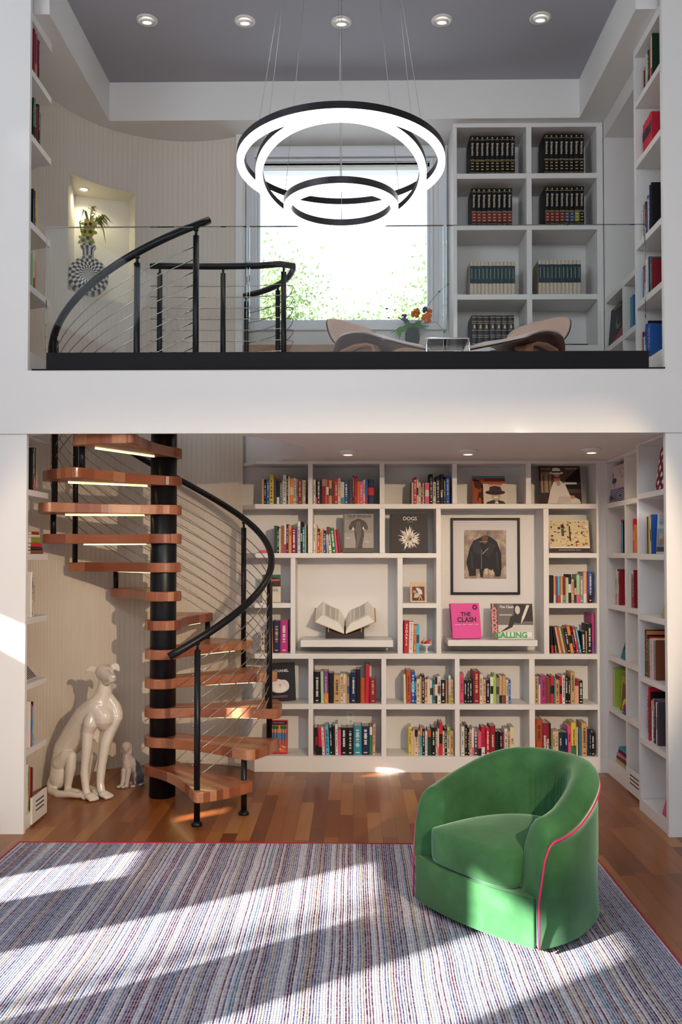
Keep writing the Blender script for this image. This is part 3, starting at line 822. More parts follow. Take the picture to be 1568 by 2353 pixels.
# ---------------------------------------------------------------- books on the side bookcases
def side_row(spec, XF, y_start, zf, where, group, face=-1, seed=1, titles=None, ystop=None):
    """face -1: spines look to -X (right hand cases), read from the far end; +1: spines look to +X, read from the near end"""
    rnd = random.Random(seed); titles = titles or {}
    u = 0.0; toks = spec.split()
    tot = sum(float(TOK.match(t).group(2))/1000 + 0.0006 for t in toks)
    k = 1.0 if ystop is None else min(1.0, abs(ystop - y_start)/tot)
    for i, tk in enumerate(toks):
        c, w, h, ln, fl = TOK.match(tk).groups(); fl = fl or ''
        w = float(w)/1000*k; h = float(h)/1000
        yc = y_start + face*(u + w/2)
        X = XF - face*((0.022 if face < 0 else 0.006) + rnd.uniform(0, 0.008)); rz = -pi/2 if face < 0 else pi/2
        M = Matrix.Translation((X, yc, zf+0.0004)) @ Matrix.Rotation(rz, 4, 'Z')
        pos = (ORD[i] if i < len(ORD) else str(i+1)); end = 'from left'
        book(w, h, min(0.18, h*0.7), c, M, f'{sizeword(w, h)} {PAL[c][0]} book, {pos} {end}, {where}', group, w < .02, fl, rnd, titles.get(i))
        u += w + 0.0006*k
def fy(px, X, py=1275): return at_x(px, py, X).y
z1 = [b for a, b in S1]; z2 = [b for a, b in S2]; zu = [b for a, b in U1]
rb, rf, lb_ = 'of recessed right bookcase', 'of right front bookcase', 'of left shelf column'
side_row('R14/235w K20/215 L9/215w K9/225', XS2, fy(1419, XS2), z2[1], 'second row far cell ' + rb, 'books in the second row, far cell, right', seed=101, ystop=6.02)
side_row('R22/230=O O20/190', XS2, fy(1448, XS2), z2[1], 'second row near cell ' + rb, 'books in the second row, near cell, right', seed=102)
side_row('W9/190=Y W22/255_R W12/240k K12/255 E11/240 K12/225=E C16/255', XS2, fy(1406, XS2), z2[2], 'third row far cell ' + rb, 'books in the third row, far cell, right', seed=103, ystop=6.02, titles={1: ('PLENTY', 0.02, INKK, 0.6)})
side_row('S14/190 W12/235 d7/230 W22/240_Rk H10/225 C14/255w', XS2, fy(1440, XS2), z2[2], 'third row near cell ' + rb, 'books in the third row, near cell, right', seed=104)
side_row('P6/280 W5/280 E5/280 M5/278 I6/280 O7/275 W4/270 V18/280', XS2, 6.405, z2[4], 'fifth row far cell ' + rb, 'books in the fifth row, far cell, right', seed=105, ystop=6.27)
side_row('Q8/230 G9/232 R9/228 P10/240=Q Y9/240 O10/242 W7/225=K B10/242', XS1, fy(1478, XS1), z1[1], 'second row ' + rf, 'books in the second row, right front', seed=106, ystop=5.24)
side_row('K16/290w O14/285 K18/262w K16/250 V6/240 K12/245w R10/255 W12/245k P9/240 g8/245 Y8/250 W8/245k g8/240 W7/242=K g8/236 W8/240k H7/242', XS1, fy(1472, XS1), z1[3], 'fourth row ' + rf, 'books in the fourth row, right front', seed=107, ystop=5.072)
side_row('R24/325h K12/300 K10/255w W12/250k W13/262^R U16/265^Ow K18/260w N14/258 g14/250k W12/255=g K14/250 d14/262', XS1, fy(1479, XS1), z1[4], 'fifth row ' + rf, 'books in the fifth row, right front', seed=108, ystop=5.072, titles={0: ('THE CLASH', 0.045, INKK, 0.5)})
ur = 'of upper right column'
side_row('C12/150w K10/165 P8/155 T8/160 M28/225 B20/235w K15/225w R11/228 S11/210 S13/260 E20/285_C D10/300', XS1, fy(1470, XS1, 150), zu[0], 'top row ' + ur, 'books in the top row, upper right', seed=109, ystop=5.09)
side_row('R34/205h R34/207h R34/206h R36/208h R36/210h R36/210h', XS1, fy(1468, XS1, 300), zu[1], 'second row ' + ur, 'red set in the second row, upper right', seed=110, ystop=5.27)
side_row('W22/190k K10/195 g20/225k T9/200 W8/190 C12/230_W N12/225w B18/255=C W12/230k C12/250w B14/240w N9/300w K16/310', XS1, fy(1465, XS1, 480), zu[2], 'third row ' + ur, 'books in the third row, upper right', seed=111, ystop=5.09)
side_row('L6/190 B22/215hw P14/215_W K8/210w W22/240h W16/240k K12/240w W8/235 K22/240 T9/235w C16/225y', XS1, fy(1468, XS1, 640), zu[3], 'fourth row ' + ur, 'books in the fourth row, upper right', seed=112, ystop=5.09)
side_row('C16/200y W18/165k E9/150 B9/215w B24/235h_A K16/250 B12/225w B20/225_Nw', XS1, fy(1468, XS1, 740), 2.80, 'bottom row ' + ur, 'books in the bottom row, upper right', seed=113, ystop=5.13)
side_row('T32/225hy T26/228 B24/226', XS2, fy(1441, XS2, 700), 3.125, 'near low cell of upper right recess', 'blue volumes in the upper right recess', seed=114)
side_row('K20/255w D10/240w E18/258k K18/262_R', XSL, 5.15, z1[0], 'top row ' + lb_, 'books in the top row, left column', face=1, seed=121)
side_row('W28/270k K8/255=O E12/255k R5/240', XSL, 5.15, z1[2], 'third row ' + lb_, 'books in the third row, left column', face=1, seed=122, titles={2: ('SILVER CITY', 0.018, INKK, 0.55)})
side_row('W7/270 K12/268 R24/250=B L6/235 K14/262w', XSL, 5.15, z1[4], 'fifth row ' + lb_, 'books in the fifth row, left column', face=1, seed=123)
side_row('W18/280k I16/262 R18/250_G N10/250 H6/245', XSL, 5.13, s1z(1836)+0.01, 'bottom row ' + lb_, 'books in the bottom row, left column', face=1, seed=124)
ul = 'of upper left column'
side_row('C26/275h C20/262_O g12/250k C10/245 K20/245w S9/210', XSL, 5.125, zu[0], 'top row ' + ul, 'books in the top row, upper left', face=1, seed=125)
side_row('K10/245w G26/250_K C14/225w C12/220 K24/240y S7/225 K16/205', XSL, 5.125, zu[1], 'second row ' + ul, 'books in the second row, upper left', face=1, seed=126)
side_row('K8/215 E16/222^K d16/215w R6/205 Y12/205 N10/180w', XSL, 5.125, zu[2], 'third row ' + ul, 'books in the third row, upper left', face=1, seed=127)
side_row('M12/210k W16/225_K O9/175', XSL, 5.14, zu[3], 'fourth row ' + ul, 'books in the fourth row, upper left', face=1, seed=128)
for o in [q for q in bpy.data.objects if q.get('category') == 'book' and 'second row of upper right' in q['label']]:
    h = o.dimensions.z
    m = MB(); w2 = o.dimensions.x*0.40 if o.dimensions.x < 0.06 else o.dimensions.y*0.40; w2 = min(w2, 0.0115); m.box(-w2, w2, -0.0052, -0.0042, 0.095, 0.155); part('spine_label', m, pm('dark_blue_leather', '#18202c', 0.4), o)

# ---------------------------------------------------------------- sets of reference volumes on the loft
LEATHER = pm('black_leather', '#0b0b0e', 0.45, spec=0.3, bump=0.1, bscale=400)
def copy_tree(o):
    c = o.copy(); COL.objects.link(c)
    for ch in o.children:
        d = ch.copy(); COL.objects.link(d); d.parent = c; d.matrix_parent_inverse = ch.matrix_parent_inverse
        for g in ch.children:
            e = g.copy(); COL.objects.link(e); e.parent = d
    return c
def volume(w, h, d, base, kind, band=None):
    m, t, b = cover_mb(w, h, d, False)
    o = link('reference_volume', m.mesh('reference_volume', base))
    m = MB(); m.box(-w/2+t, w/2-t, t+0.001, d-0.005, 0.004, h-0.004); part('pages', m, PAPER, o)
    y = -b
    if kind == 'gilt':
        m = MB()
        for z in (0.035, 0.145*h/0.28+0.0, 0.865*h): pass
        for f in (0.085, 0.375, 0.40, 0.90): m.box(-w*0.46, w*0.46, y-0.0006, y+0.003, f*h, f*h+0.0022)
        for f in (0.04, 0.945): m.prism([(-w*.16, f*h), (0, f*h-0.008), (w*.16, f*h), (0, f*h+0.008)], y-0.0008, y, ax='y')
        for f in (0.16, 0.235, 0.31): m.box(-w*0.25, w*0.25, y-0.0006, y+0.002, f*h, f*h+0.006)
        part('gilt_tooling', m, INKY, o)
        text('Britannica', 0.024, pm('pale_gilt', (0.55, 0.48, 0.36), 0.4), o, (0, y-0.0010, h*0.665), RS, bold=0.0006)
        if band:
            m = MB(); m.box(-w*0.485, w*0.485, y-0.0003, y+0.004, 0.13*h, 0.365*h); part('spine_label', m, band, o)
    elif kind == 'cream':
        m = MB(); m.box(-w*0.49, w*0.49, y-0.0005, y+0.004, 0.37*h, 0.88*h); part('spine_label', m, band, o)
        m = MB(); m.box(-w*0.12, w*0.12, y-0.0009, y-0.0004, 0.5*h, 0.8*h); part('title', m, pm('dull_gilt', (0.2, 0.25, 0.18), 0.5), o)
    else:
        m = MB()
        for f in (0.08, 0.30, 0.36, 0.52, 0.74, 0.80, 0.93): m.box(-w*0.44, w*0.44, y-0.0006, y+0.003, f*h, f*h+0.003)
        m.prism([(-w*.2, .58*h), (w*.2, .58*h), (w*.1, .70*h), (-w*.1, .70*h)], y-0.0008, y, ax='y')
        part('gilt_tooling', m, INKY, o)
    return o
def vol_row(px0, px1, py_top, zf, n, base, kind, bands, what, where, group, d=0.2):
    y = YF + 0.05; x0, x1 = at_y(px0, 540, y).x, at_y(px1, 540, y).x
    h = at_y(px0, py_top, y).z - zf; w = (x1-x0)/n
    protos = {}
    for i in range(n):
        bd = bands[i % len(bands)] if bands else None
        key = bd.name if bd else ''
        if key not in protos: o = volume(w-0.0012, h, d, base, kind, bd); protos[key] = o
        else: o = copy_tree(protos[key])
        o.location = (x0 + w*(i+0.5), y + (i % 3)*0.002, zf + 0.0005)
        tag(o, f'{what}, {ORD[i]} from left, {where}', 'book', group)
RB, BBb, GBb = pm('red_leather_label', '#6e1820', 0.4), pm('blue_leather_label', '#22406a', 0.4), pm('olive_leather_label', '#7d8a2a', 0.4)
DKT = pm('dark_teal_label', '#12343c', 0.45); CRM = pm('cream_book_cloth_set', '#c8baa6', 0.55)
NAVYL = pm('navy_leather', '#1a2334', 0.4)
vol_row(1081, 1185, 313, USH[1][1], 9, LEATHER, 'gilt', None, 'black gilt-lettered volume', 'top left cell of upper bookcase', 'black set, top left cell')
vol_row(1252, 1344, 308, USH[1][1], 8, LEATHER, 'gilt', None, 'black gilt-lettered volume', 'top right cell of upper bookcase', 'black set, top right cell')
vol_row(1084, 1178, 433, USH[2][1], 8, LEATHER, 'gilt', [RB], 'black volume with red spine label', 'second row left cell of upper bookcase', 'black and red set, second row')
vol_row(1253, 1344, 429, USH[2][1], 8, LEATHER, 'gilt', [RB, RB, RB, RB, BBb, BBb, GBb, LEATHER], 'black volume with spine label', 'second row right cell of upper bookcase', 'mixed label set, second row')
vol_row(1080, 1184, 602, USH[3][1], 12, CRM, 'cream', [DKT], 'cream volume with dark teal label', 'third row left cell of upper bookcase', 'cream yearbooks, left cell', d=0.19)
vol_row(1237, 1335, 598, USH[3][1], 11, CRM, 'cream', [DKT], 'cream volume with dark teal label', 'third row right cell of upper bookcase', 'cream yearbooks, right cell', d=0.19)
vol_row(1083, 1181, 725, USH[4][1], 7, NAVYL, 'bands', None, 'thick navy volume with gold tooling', 'bottom left cell of upper bookcase', 'navy and gold set, bottom row')

# ---------------------------------------------------------------- covers, sleeves and pictures facing the room
class Art:
    """flat printed shapes on a cover; coordinates are fractions of the cover"""
    def __init__(s, w, h): s.w, s.h, s.m, s.mats, s.k = w, h, MB(), [], 0
    def poly(s, pts, col, rough=0.45):
        mt = pm('print_' + col.strip('#'), col, 0.5, spec=0.25)
        if mt not in s.mats: s.mats.append(mt)
        s.m.cur = s.mats.index(mt); s.k += 1; y = -0.0006 - 0.00012*s.k
        s.m.poly([((x-0.5)*s.w, y, z*s.h) for x, z in pts]); return s
    def rect(s, x0, x1, z0, z1, col): return s.poly([(x0, z0), (x1, z0), (x1, z1), (x0, z1)], col)
    def disc(s, cx, cz, rx, rz, col, n=18, a0=0.0, a1=2*pi):
        return s.poly([(cx + rx*cos(a0+(a1-a0)*i/n), cz + rz*sin(a0+(a1-a0)*i/n)) for i in range(n)], col)
    def put(s, parent, name='cover_print'): return part(name, s.m, s.mats, parent)
def display(name, cat, label, pl, pr, pt, pb, Y, zf, t, code, lean=10.0, rz=0.0, tilt=0.0, edge=None, w=None, h=None):
    """an upright cover leaning back; pl..pb are its edges in the photo, Y its distance"""
    a, b = at_y(pl, pb, Y), at_y(pr, pb, Y)
    w = w or (b.x-a.x); h = h or (at_y(pl, pt, Y+0.03).z - zf)/cos(radians(lean))
    mt = bm(code) if code in PAL else pm('cover_' + code.strip('#'), code, 0.5, spec=0.25)
    m = MB(); tt = 0.0022
    if t > 0.012:
        m.box(-w/2, w/2, 0, tt, 0, h); m.box(-w/2, w/2, t-tt, t, 0, h); m.box(-w/2, -w/2+tt, tt, t-tt, 0, h)
    else: m.box(-w/2, w/2, 0, t, 0, h)
    o = link(name, m.mesh(name, mt)); tag(o, label, cat)
    if t > 0.012:
        m = MB(); m.box(-w/2+tt, w/2-0.003, tt, t-tt, 0.003, h-0.003); part('pages', m, PAPERW, o)
    al = radians(lean); lift = t*sin(al) + abs(sin(radians(tilt)))*w/2
    o.matrix_world = Matrix.Translation(((a.x+b.x)/2, Y, zf + 0.0005 + lift)) @ Matrix.Rotation(radians(rz), 4, 'Z') @ Matrix.Rotation(-al, 4, 'X') @ Matrix.Rotation(radians(tilt), 4, 'Y')
    o['_w'] = w; o['_h'] = h
    return o, w, h
def T(o, s, size, ink, x, z, w, h, **k): text(s, size, ink, o, ((x-0.5)*w, -0.0042, z*h), FLATF, **k)
rb_ink, gr_ink, pk_ink, tl_ink = pm('red_ink', '#b3202f'), pm('green_ink', '#2e9a4e'), pm('salmon_ink', '#e58a8a'), pm('navy_ink', '#2a3f7c')
Y = YF

o, w, h = display('record_sleeve', 'record', 'orange record sleeve with teal top strip, behind the man-in-hat sleeve', 1087, 1163, 1094, 1157, YF+0.10, za, 0.005, '#b5583a', 12)
a = Art(w, h).rect(0, 1, 0.94, 1, '#2f8fa0').rect(0, 0.34, 0, 0.93, '#a34d33')
a.poly([(0.03, 0.9), (0.22, 0.85), (0.34, 0.6), (0.2, 0.52), (0.08, 0.6)], '#4a241c').poly([(0.12, 0.05), (0.2, 0.45), (0.3, 0.42), (0.26, 0.28), (0.4, 0.12), (0.2, 0.25)], '#4a241c').rect(0.36, 1, 0.80, 0.92, '#7d3626'); a.put(o)
o, w, h = display('record_sleeve', 'record', 'cream record sleeve showing a smiling man in a dark hat', 1112, 1167, 1112, 1157, YF+0.055, za, 0.004, '#d8cdb4', 12)
a = Art(w, h).poly([(0.1, 0), (0.15, 0.1), (0.4, 0.2), (0.62, 0.2), (0.85, 0.12), (0.93, 0)], '#3a333c').disc(0.53, 0.42, 0.2, 0.26, '#b9a796').disc(0.52, 0.33, 0.1, 0.035, '#f0ece6').disc(0.46, 0.48, 0.03, 0.02, '#3b322e').disc(0.61, 0.48, 0.03, 0.02, '#3b322e')
a.disc(0.5, 0.57, 0.42, 0.12, '#3d2430').poly([(0.24, 0.6), (0.28, 0.85), (0.5, 0.9), (0.74, 0.84), (0.78, 0.6)], '#4c2d3a').poly([(0.47, 0.03), (0.5, 0.14), (0.6, 0.14), (0.62, 0.03)], '#e6dfd2'); a.put(o)
T(o, 'THE CLASH', 0.02, rb_ink, 0.5, 0.955, w, h, bold=0.0006)
o, w, h = display('record_sleeve', 'record', 'dark record sleeve with a person in a white suit and hat', 1242, 1338, 1071, 1155, YF+0.10, za, 0.005, '#3a2c2a', 11)
a = Art(w, h).rect(0.02, 0.98, 0.02, 0.98, '#5b4638').rect(0.02, 0.98, 0.02, 0.30, '#3b2a26').rect(0.05, 0.3, 0.3, 0.85, '#8a715c')
for k in range(6): a.rect(0.05+0.04*k, 0.075+0.04*k, 0.32, 0.8 - 0.05*(k % 3), ['#b9a288', '#6a4438', '#a3876c'][k % 3])
a.poly([(0.62, 0.62), (0.95, 0.95), (0.98, 0.9), (0.98, 0.55), (0.66, 0.5)], '#1d191c').rect(0.62, 0.98, 0.40, 0.52, '#1b1719').rect(0.6, 0.9, 0.52, 0.57, '#dcd4cc')
a.poly([(0.18, 0.02), (0.26, 0.36), (0.34, 0.58), (0.5, 0.62), (0.62, 0.52), (0.72, 0.24), (0.95, 0.12), (0.98, 0.02)], '#e6dcd6').poly([(0.4, 0.02), (0.46, 0.2), (0.7, 0.2), (0.76, 0.06)], '#cfc3bf')
a.disc(0.43, 0.68, 0.085, 0.11, '#c79a84').disc(0.42, 0.82, 0.17, 0.045, '#ddd3c4').poly([(0.31, 0.82), (0.33, 0.94), (0.42, 0.96), (0.51, 0.93), (0.53, 0.82)], '#e9e2d6').rect(0.31, 0.53, 0.83, 0.865, '#2b2424').disc(0.38, 0.70, 0.045, 0.035, '#a34050').disc(0.48, 0.70, 0.045, 0.035, '#a34050').disc(0.46, 0.54, 0.05, 0.06, '#c79a84').disc(0.78, 0.18, 0.06, 0.05, '#c79a84'); a.put(o)
T(o, 'Elton John', 0.017, INKW, 0.17, 0.93, w, h); T(o, 'Greatest Hits', 0.016, INKW, 0.78, 0.93, w, h)

o, w, h = display('coffee_table_book', 'book', 'large grey book with an elephant photograph on its cover', 789, 859, 1182, 1271, YF+0.05, zb, 0.03, '#8b847f', 7)
a = Art(w, h).rect(0, 1, 0, 0.12, '#5c5450').rect(0.0, 1, 0.12, 0.5, '#a39b95').rect(0.0, 1, 0.5, 1, '#938b86').rect(0, 0.04, 0, 1, '#6a6361')
a.poly([(0.38, 0.62), (0.30, 0.60), (0.2, 0.58), (0.18, 0.66), (0.27, 0.8), (0.4, 0.85), (0.5, 0.88), (0.62, 0.85), (0.75, 0.78), (0.82, 0.66), (0.8, 0.58), (0.7, 0.6), (0.66, 0.63), (0.69, 0.45), (0.63, 0.2), (0.64, 0.08), (0.47, 0.07), (0.41, 0.1), (0.41, 0.3), (0.37, 0.48)], '#4f4844')
a.poly([(0.44, 0.8), (0.56, 0.8), (0.6, 0.6), (0.56, 0.36), (0.46, 0.1), (0.42, 0.1), (0.45, 0.4), (0.41, 0.6)], '#6b635d').poly([(0.36, 0.6), (0.28, 0.57), (0.33, 0.67)], '#e8e2d8').poly([(0.63, 0.62), (0.72, 0.57), (0.66, 0.68)], '#e8e2d8')
for k in range(5): a.rect(0.44, 0.56, 0.5+0.05*k, 0.508+0.05*k, '#4f4844')
a.rect(0.08, 0.22, 0.36, 0.385, '#c9c2bb').rect(0.7, 0.85, 0.27, 0.29, '#c9c2bb'); a.put(o)
T(o, 'TRUE WILDLIFE', 0.0265, INKK, 0.53, 0.93, w, h, bold=0.0005); T(o, 'NICK BRANDT', 0.008, INKK, 0.22, 0.87, w, h)
o, w, h = display('coffee_table_book', 'book', 'large black book with a shaggy white dog on its cover', 897, 984, 1182, 1271, YF+0.05, zb, 0.032, '#2b2624', 7)
a = Art(w, h).rect(0.03, 1, 0.0, 1, '#35302d'); rr = random.Random(5)
for k in range(120):
    q = rr.uniform(0, 2*pi); r0 = rr.uniform(0.0, 0.17); L = rr.uniform(0.1, 0.2) if r0 > 0.08 else 0.1
    cx_, cz_ = 0.52 + r0*cos(q), 0.36 + r0*sin(q); q2 = q + rr.uniform(-0.6, 0.6)
    ex, ez = cx_ + L*cos(q2), cz_ + L*sin(q2); nx, nz = -sin(q2)*0.022, cos(q2)*0.022
    a.poly([(cx_+nx, cz_+nz), (cx_-nx, cz_-nz), (ex, ez)], ['#d8cfc4', '#e6ded4', '#c2b4a6', '#f0e8de'][k % 4])
a.disc(0.52, 0.36, 0.07, 0.08, '#b09a86').disc(0.53, 0.34, 0.03, 0.025, '#3a2f2a'); a.put(o)
T(o, 'DOGS', 0.038, INKW, 0.53, 0.87, w, h, bold=0.0003); T(o, 'TIM FLACH', 0.008, INKW, 0.53, 0.79, w, h)
o, w, h = display('book', 'book', 'white upright book with a dark photo band on top, third row by the stair post', 603, 645, 1321, 1383, YF+0.06, zc, 0.02, 'E', 5)
a = Art(w, h).rect(0, 1, 0, 0.58, '#d5cbb8').rect(0, 1, 0.58, 1, '#4e2a30').poly([(0, 1), (1, 1), (1, 0.86), (0.5, 0.93), (0, 0.97)], '#1f6a50').poly([(0.4, 0.82), (0.95, 0.84), (0.95, 0.78), (0.5, 0.76)], '#b06a5a').rect(0, 1, 0.57, 0.60, '#1c1416'); a.put(o)
T(o, 'IOWA', 0.03, INKK, 0.56, 0.43, w, h); T(o, 'VISIONS OF THE LAND', 0.006, INKK, 0.6, 0.52, w, h)
# small framed photograph
o, w, h = display('photo_frame', 'picture frame', 'small pale wood photo frame with a seated figure, middle narrow cell', 943, 981, 1339, 1384, YF+0.06, zc, 0.014, '#cdb093', 9)
a = Art(w, h).rect(0.12, 0.87, 0.08, 0.78, '#5d3a3c').rect(0.14, 0.85, 0.08, 0.3, '#4e2c2e').poly([(0.4, 0.62), (0.52, 0.72), (0.7, 0.62), (0.76, 0.42), (0.55, 0.38), (0.5, 0.5)], '#d3cbbd').poly([(0.22, 0.24), (0.28, 0.42), (0.56, 0.42), (0.56, 0.3), (0.4, 0.22)], '#bdb8a4').disc(0.44, 0.68, 0.07, 0.06, '#dcc9b0').disc(0.27, 0.54, 0.1, 0.07, '#d4843e').poly([(0.5, 0.1), (0.58, 0.36), (0.66, 0.36), (0.76, 0.1), (0.7, 0.1), (0.62, 0.28), (0.56, 0.1)], '#c89476').rect(0.3, 0.6, 0.44, 0.47, '#e2d6c6'); a.put(o, 'photograph')
m = MB(); m.box(-w*0.5, -w*0.38, -0.006, 0.0, 0, h); m.box(w*0.38, w*0.5, -0.006, 0.0, 0, h); m.box(-w*0.38, w*0.38, -0.006, 0, 0, h*0.08); m.prism([(-w*0.38, h*0.78), (0, h*0.82), (w*0.38, h*0.78), (w*0.38, h), (-w*0.38, h)], -0.006, 0, ax='y')
part('frame', m, pm('pale_wood', '#c7a684', 0.5, vary=0.12, vscale=60), o)
# books on the right display shelf
o, w, h = display('book', 'book', 'bright pink hardback turned slightly, on the right display shelf', 1040, 1110, 1389, 1467, 6.47, ZFL2, 0.034, '#e2579f', 13, rz=13)
a = Art(w, h).rect(0.1, 0.32, 0.385, 0.395, '#f0d8e4').rect(0.38, 0.5, 0.385, 0.395, '#f0d8e4').rect(0.56, 0.72, 0.385, 0.395, '#f0d8e4').rect(0.78, 0.92, 0.385, 0.395, '#f0d8e4').disc(0.84, 0.88, 0.085, 0.075, '#1a1418')
a.poly([(0.84 + (0.07 if i % 2 == 0 else 0.03)*cos(pi/2+i*pi/5), 0.88 + (0.062 if i % 2 == 0 else 0.026)*sin(pi/2+i*pi/5)) for i in range(10)], '#e2579f'); a.put(o)
T(o, 'THE', 0.042, INKK, 0.5, 0.68, w, h, bold=0.0012); T(o, 'CLASH', 0.05, INKK, 0.52, 0.52, w, h, bold=0.0012)
q = text('THE CLASH', 0.03, INKK, o, (-w/2-0.0006, 0.017, h*0.5), (0, 0, 0), bold=0.0008)
q.rotation_euler = Matrix(((0, 0, -1), (0, -1, 0), (-1, 0, 0))).to_euler()
o, w, h = display('record_sleeve', 'record', 'black and white record sleeve with pink and green lettering, right display shelf', 1131, 1228, 1388, 1469, 6.46, ZFL2, 0.005, '#8d8682', 14)
a = Art(w, h).rect(0, 1, 0, 1, '#6e6764').rect(0.15, 1, 0.0, 0.4, '#c9c5c0').rect(0.55, 1, 0.5, 0.98, '#352c2c').rect(0.0, 0.16, 0.2, 1, '#5a5552')
a.poly([(0.2, 0.2), (0.4, 0.36), (0.46, 0.62), (0.6, 0.7), (0.68, 0.56), (0.82, 0.6), (0.7, 0.44), (0.55, 0.46), (0.5, 0.34), (0.36, 0.26)], '#2e2a2a').poly([(0.7, 0.42), (0.8, 0.6), (0.93, 0.95), (0.86, 0.96), (0.74, 0.62)], '#dad5cf').disc(0.64, 0.82, 0.06, 0.12, '#cfc8c1').rect(0.2, 0.5, 0.66, 0.7, '#b3ada8').rect(0.3, 0.95, 0.06, 0.2, '#e6e2dd'); a.put(o)
for k, ch in enumerate('LONDON'): T(o, ch, 0.05, pk_ink, 0.075, 0.92-0.135*k, w, h, bold=0.002)
T(o, 'CALLING', 0.058, gr_ink, 0.46, 0.11, w, h, bold=0.002); T(o, 'The Clash', 0.026, INKW, 0.38, 0.9, w, h, bold=0.0006)
# right cell, second row: wide art book
o, w, h = display('coffee_table_book', 'book', 'wide cream art book with scattered coloured marks, second row right cell', 1264, 1357, 1197, 1271, YF+0.08, zb, 0.024, '#d9cdb8', 12)
a = Art(w, h).rect(0, 1, 0.17, 0.98, '#d8c69c').rect(0, 1, 0.0, 0.13, '#3d2b34').rect(0, 1, 0.13, 0.17, '#e6e0d6'); rr = random.Random(9)
for k in range(90):
    x_, z_ = rr.uniform(0.04, 0.96), rr.uniform(0.2, 0.95); sx, sz = rr.uniform(0.008, 0.035), rr.uniform(0.008, 0.035)
    a.rect(max(0, x_-sx), min(1, x_+sx), z_-sz, z_+sz, rr.choice(['#2b2725', '#8d3b2c', '#c9953c', '#3c5a52', '#e8e0cf', '#6b4a3a', '#b06a4a', '#e3d08a']))
a.rect(0.5, 0.53, 0.4, 0.8, '#2b2725').disc(0.34, 0.8, 0.04, 0.06, '#2b2725').rect(0.31, 0.37, 0.5, 0.72, '#3a4a44'); a.put(o)
T(o, 'JEAN-MICHEL BASQUIAT, XEROX', 0.011, INKW, 0.5, 0.07, w, h)
# left column, fifth and sixth rows
o, w, h = display('coffee_table_book', 'book', 'black book with a white camellia on its cover, fifth row beside the stairs', 618, 680, 1528, 1610, YF+0.07, ze, 0.03, '#15141a', 14, tilt=-3)
a = Art(w, h).disc(0.42, 0.36, 0.36, 0.16, '#cfc6c2').disc(0.36, 0.42, 0.24, 0.15, '#e2dad6').disc(0.55, 0.40, 0.22, 0.15, '#d9d0cb').disc(0.42, 0.32, 0.25, 0.1, '#ece5e0').disc(0.44, 0.4, 0.11, 0.08, '#e9dcd4').disc(0.44, 0.41, 0.05, 0.04, '#cfa79a').rect(0.15, 0.7, 0.08, 0.14, '#5a4650'); a.put(o)
T(o, 'CHANEL', 0.028, INKW, 0.5, 0.78, w, h, bold=0.0006)
o, w, h = display('book', 'book', 'red-bordered paperback with a colourful picture, bottom row beside the stairs', 617, 661, 1656, 1727, YF+0.06, ZF, 0.022, '#b8303a', 9)
a = Art(w, h).rect(0.07, 0.93, 0.05, 0.84, '#c8604a').rect(0.07, 0.93, 0.40, 0.62, '#4a7fa8').rect(0.07, 0.93, 0.62, 0.84, '#d88a5a').rect(0.07, 0.93, 0.05, 0.22, '#d86a4a').rect(0.1, 0.6, 0.05, 0.3, '#b84a3a').rect(0.05, 0.95, 0.86, 0.97, '#17181c')
for x_ in (0.25, 0.4, 0.68, 0.82): a.rect(x_, x_+0.035, 0.2, 0.8, '#2a2430').disc(x_+0.02, 0.78, 0.1, 0.06, '#2f5a3c')
for k in range(16): a.disc(0.12+0.05*k, 0.13+0.05*((k*7) % 5)/2, 0.03, 0.025, ['#e9b44c', '#3f7a4a', '#e8d7b0', '#a83238'][k % 4])
a.put(o); T(o, 'F. SCOTT FITZGERALD', 0.0085, INKW, 0.5, 0.915, w, h)

# covers on the right-hand cases (they look to -X)
def side_display(name, cat, label, X, y_far, y_near, zf, h, t, code, lean=8, face=-1):
    w = abs(y_far - y_near)
    mt = pm('cover_' + code.strip('#'), code, 0.5, spec=0.25)
    m = MB(); m.box(-w/2, w/2, 0, t, 0, h); o = link(name, m.mesh(name, mt)); tag(o, label, cat)
    al = radians(lean)
    o.matrix_world = Matrix.Translation((X, (y_far+y_near)/2, zf + 0.0005 + t*sin(al))) @ Matrix.Rotation(pi/2*face, 4, 'Z') @ Matrix.Rotation(-al, 4, 'X')
    m = MB(); m.box(-w/2+0.002, w/2-0.002, t*0.15, t*0.85, h-0.002, h+0.0005); part('pages', m, PAPERW, o)
    return o, w, h
o, w, h = side_display('cookbook', 'book', 'white and pink cookbook cover with a dark bird, top row far cell at right', XS2+0.012, min(6.40, fy(1394, XS2)), 6.03, z2[0], 0.265, 0.03, '#d3c3c2', 6)
a = Art(w, h).rect(0, 1, 0, 0.36, '#8a86a6').disc(0.2, 0.58, 0.14, 0.08, '#3a4160').poly([(0.08, 0.62), (0.12, 0.62), (0.1, 0.8), (0.05, 0.82)], '#3a2a3a').rect(0.22, 0.25, 0.36, 0.52, '#6a6a8a')
for k in range(12): a.disc(0.45+0.04*k, 0.72 + 0.08*sin(k*0.8), 0.022, 0.016, ['#2f8a94', '#b83a5a', '#3a4160'][k % 3])
for k in range(7): a.disc(0.7, 0.14, 0.32-0.04*k, 0.2-0.026*k, ['#2a2f50', '#b8b4cc'][k % 2])
for k in range(6): a.rect(0.02+0.06*k, 0.05+0.06*k, 0.04+0.03*(k % 2), 0.2-0.02*k, '#2a2f50')
a.put(o); T(o, 'HESTON BLUMENTHAL', 0.017, pk_ink, 0.55, 0.93, w, h, sx=0.85); T(o, 'The Fat Duck Cookbook', 0.016, INKK, 0.58, 0.86, w, h, sx=0.85)
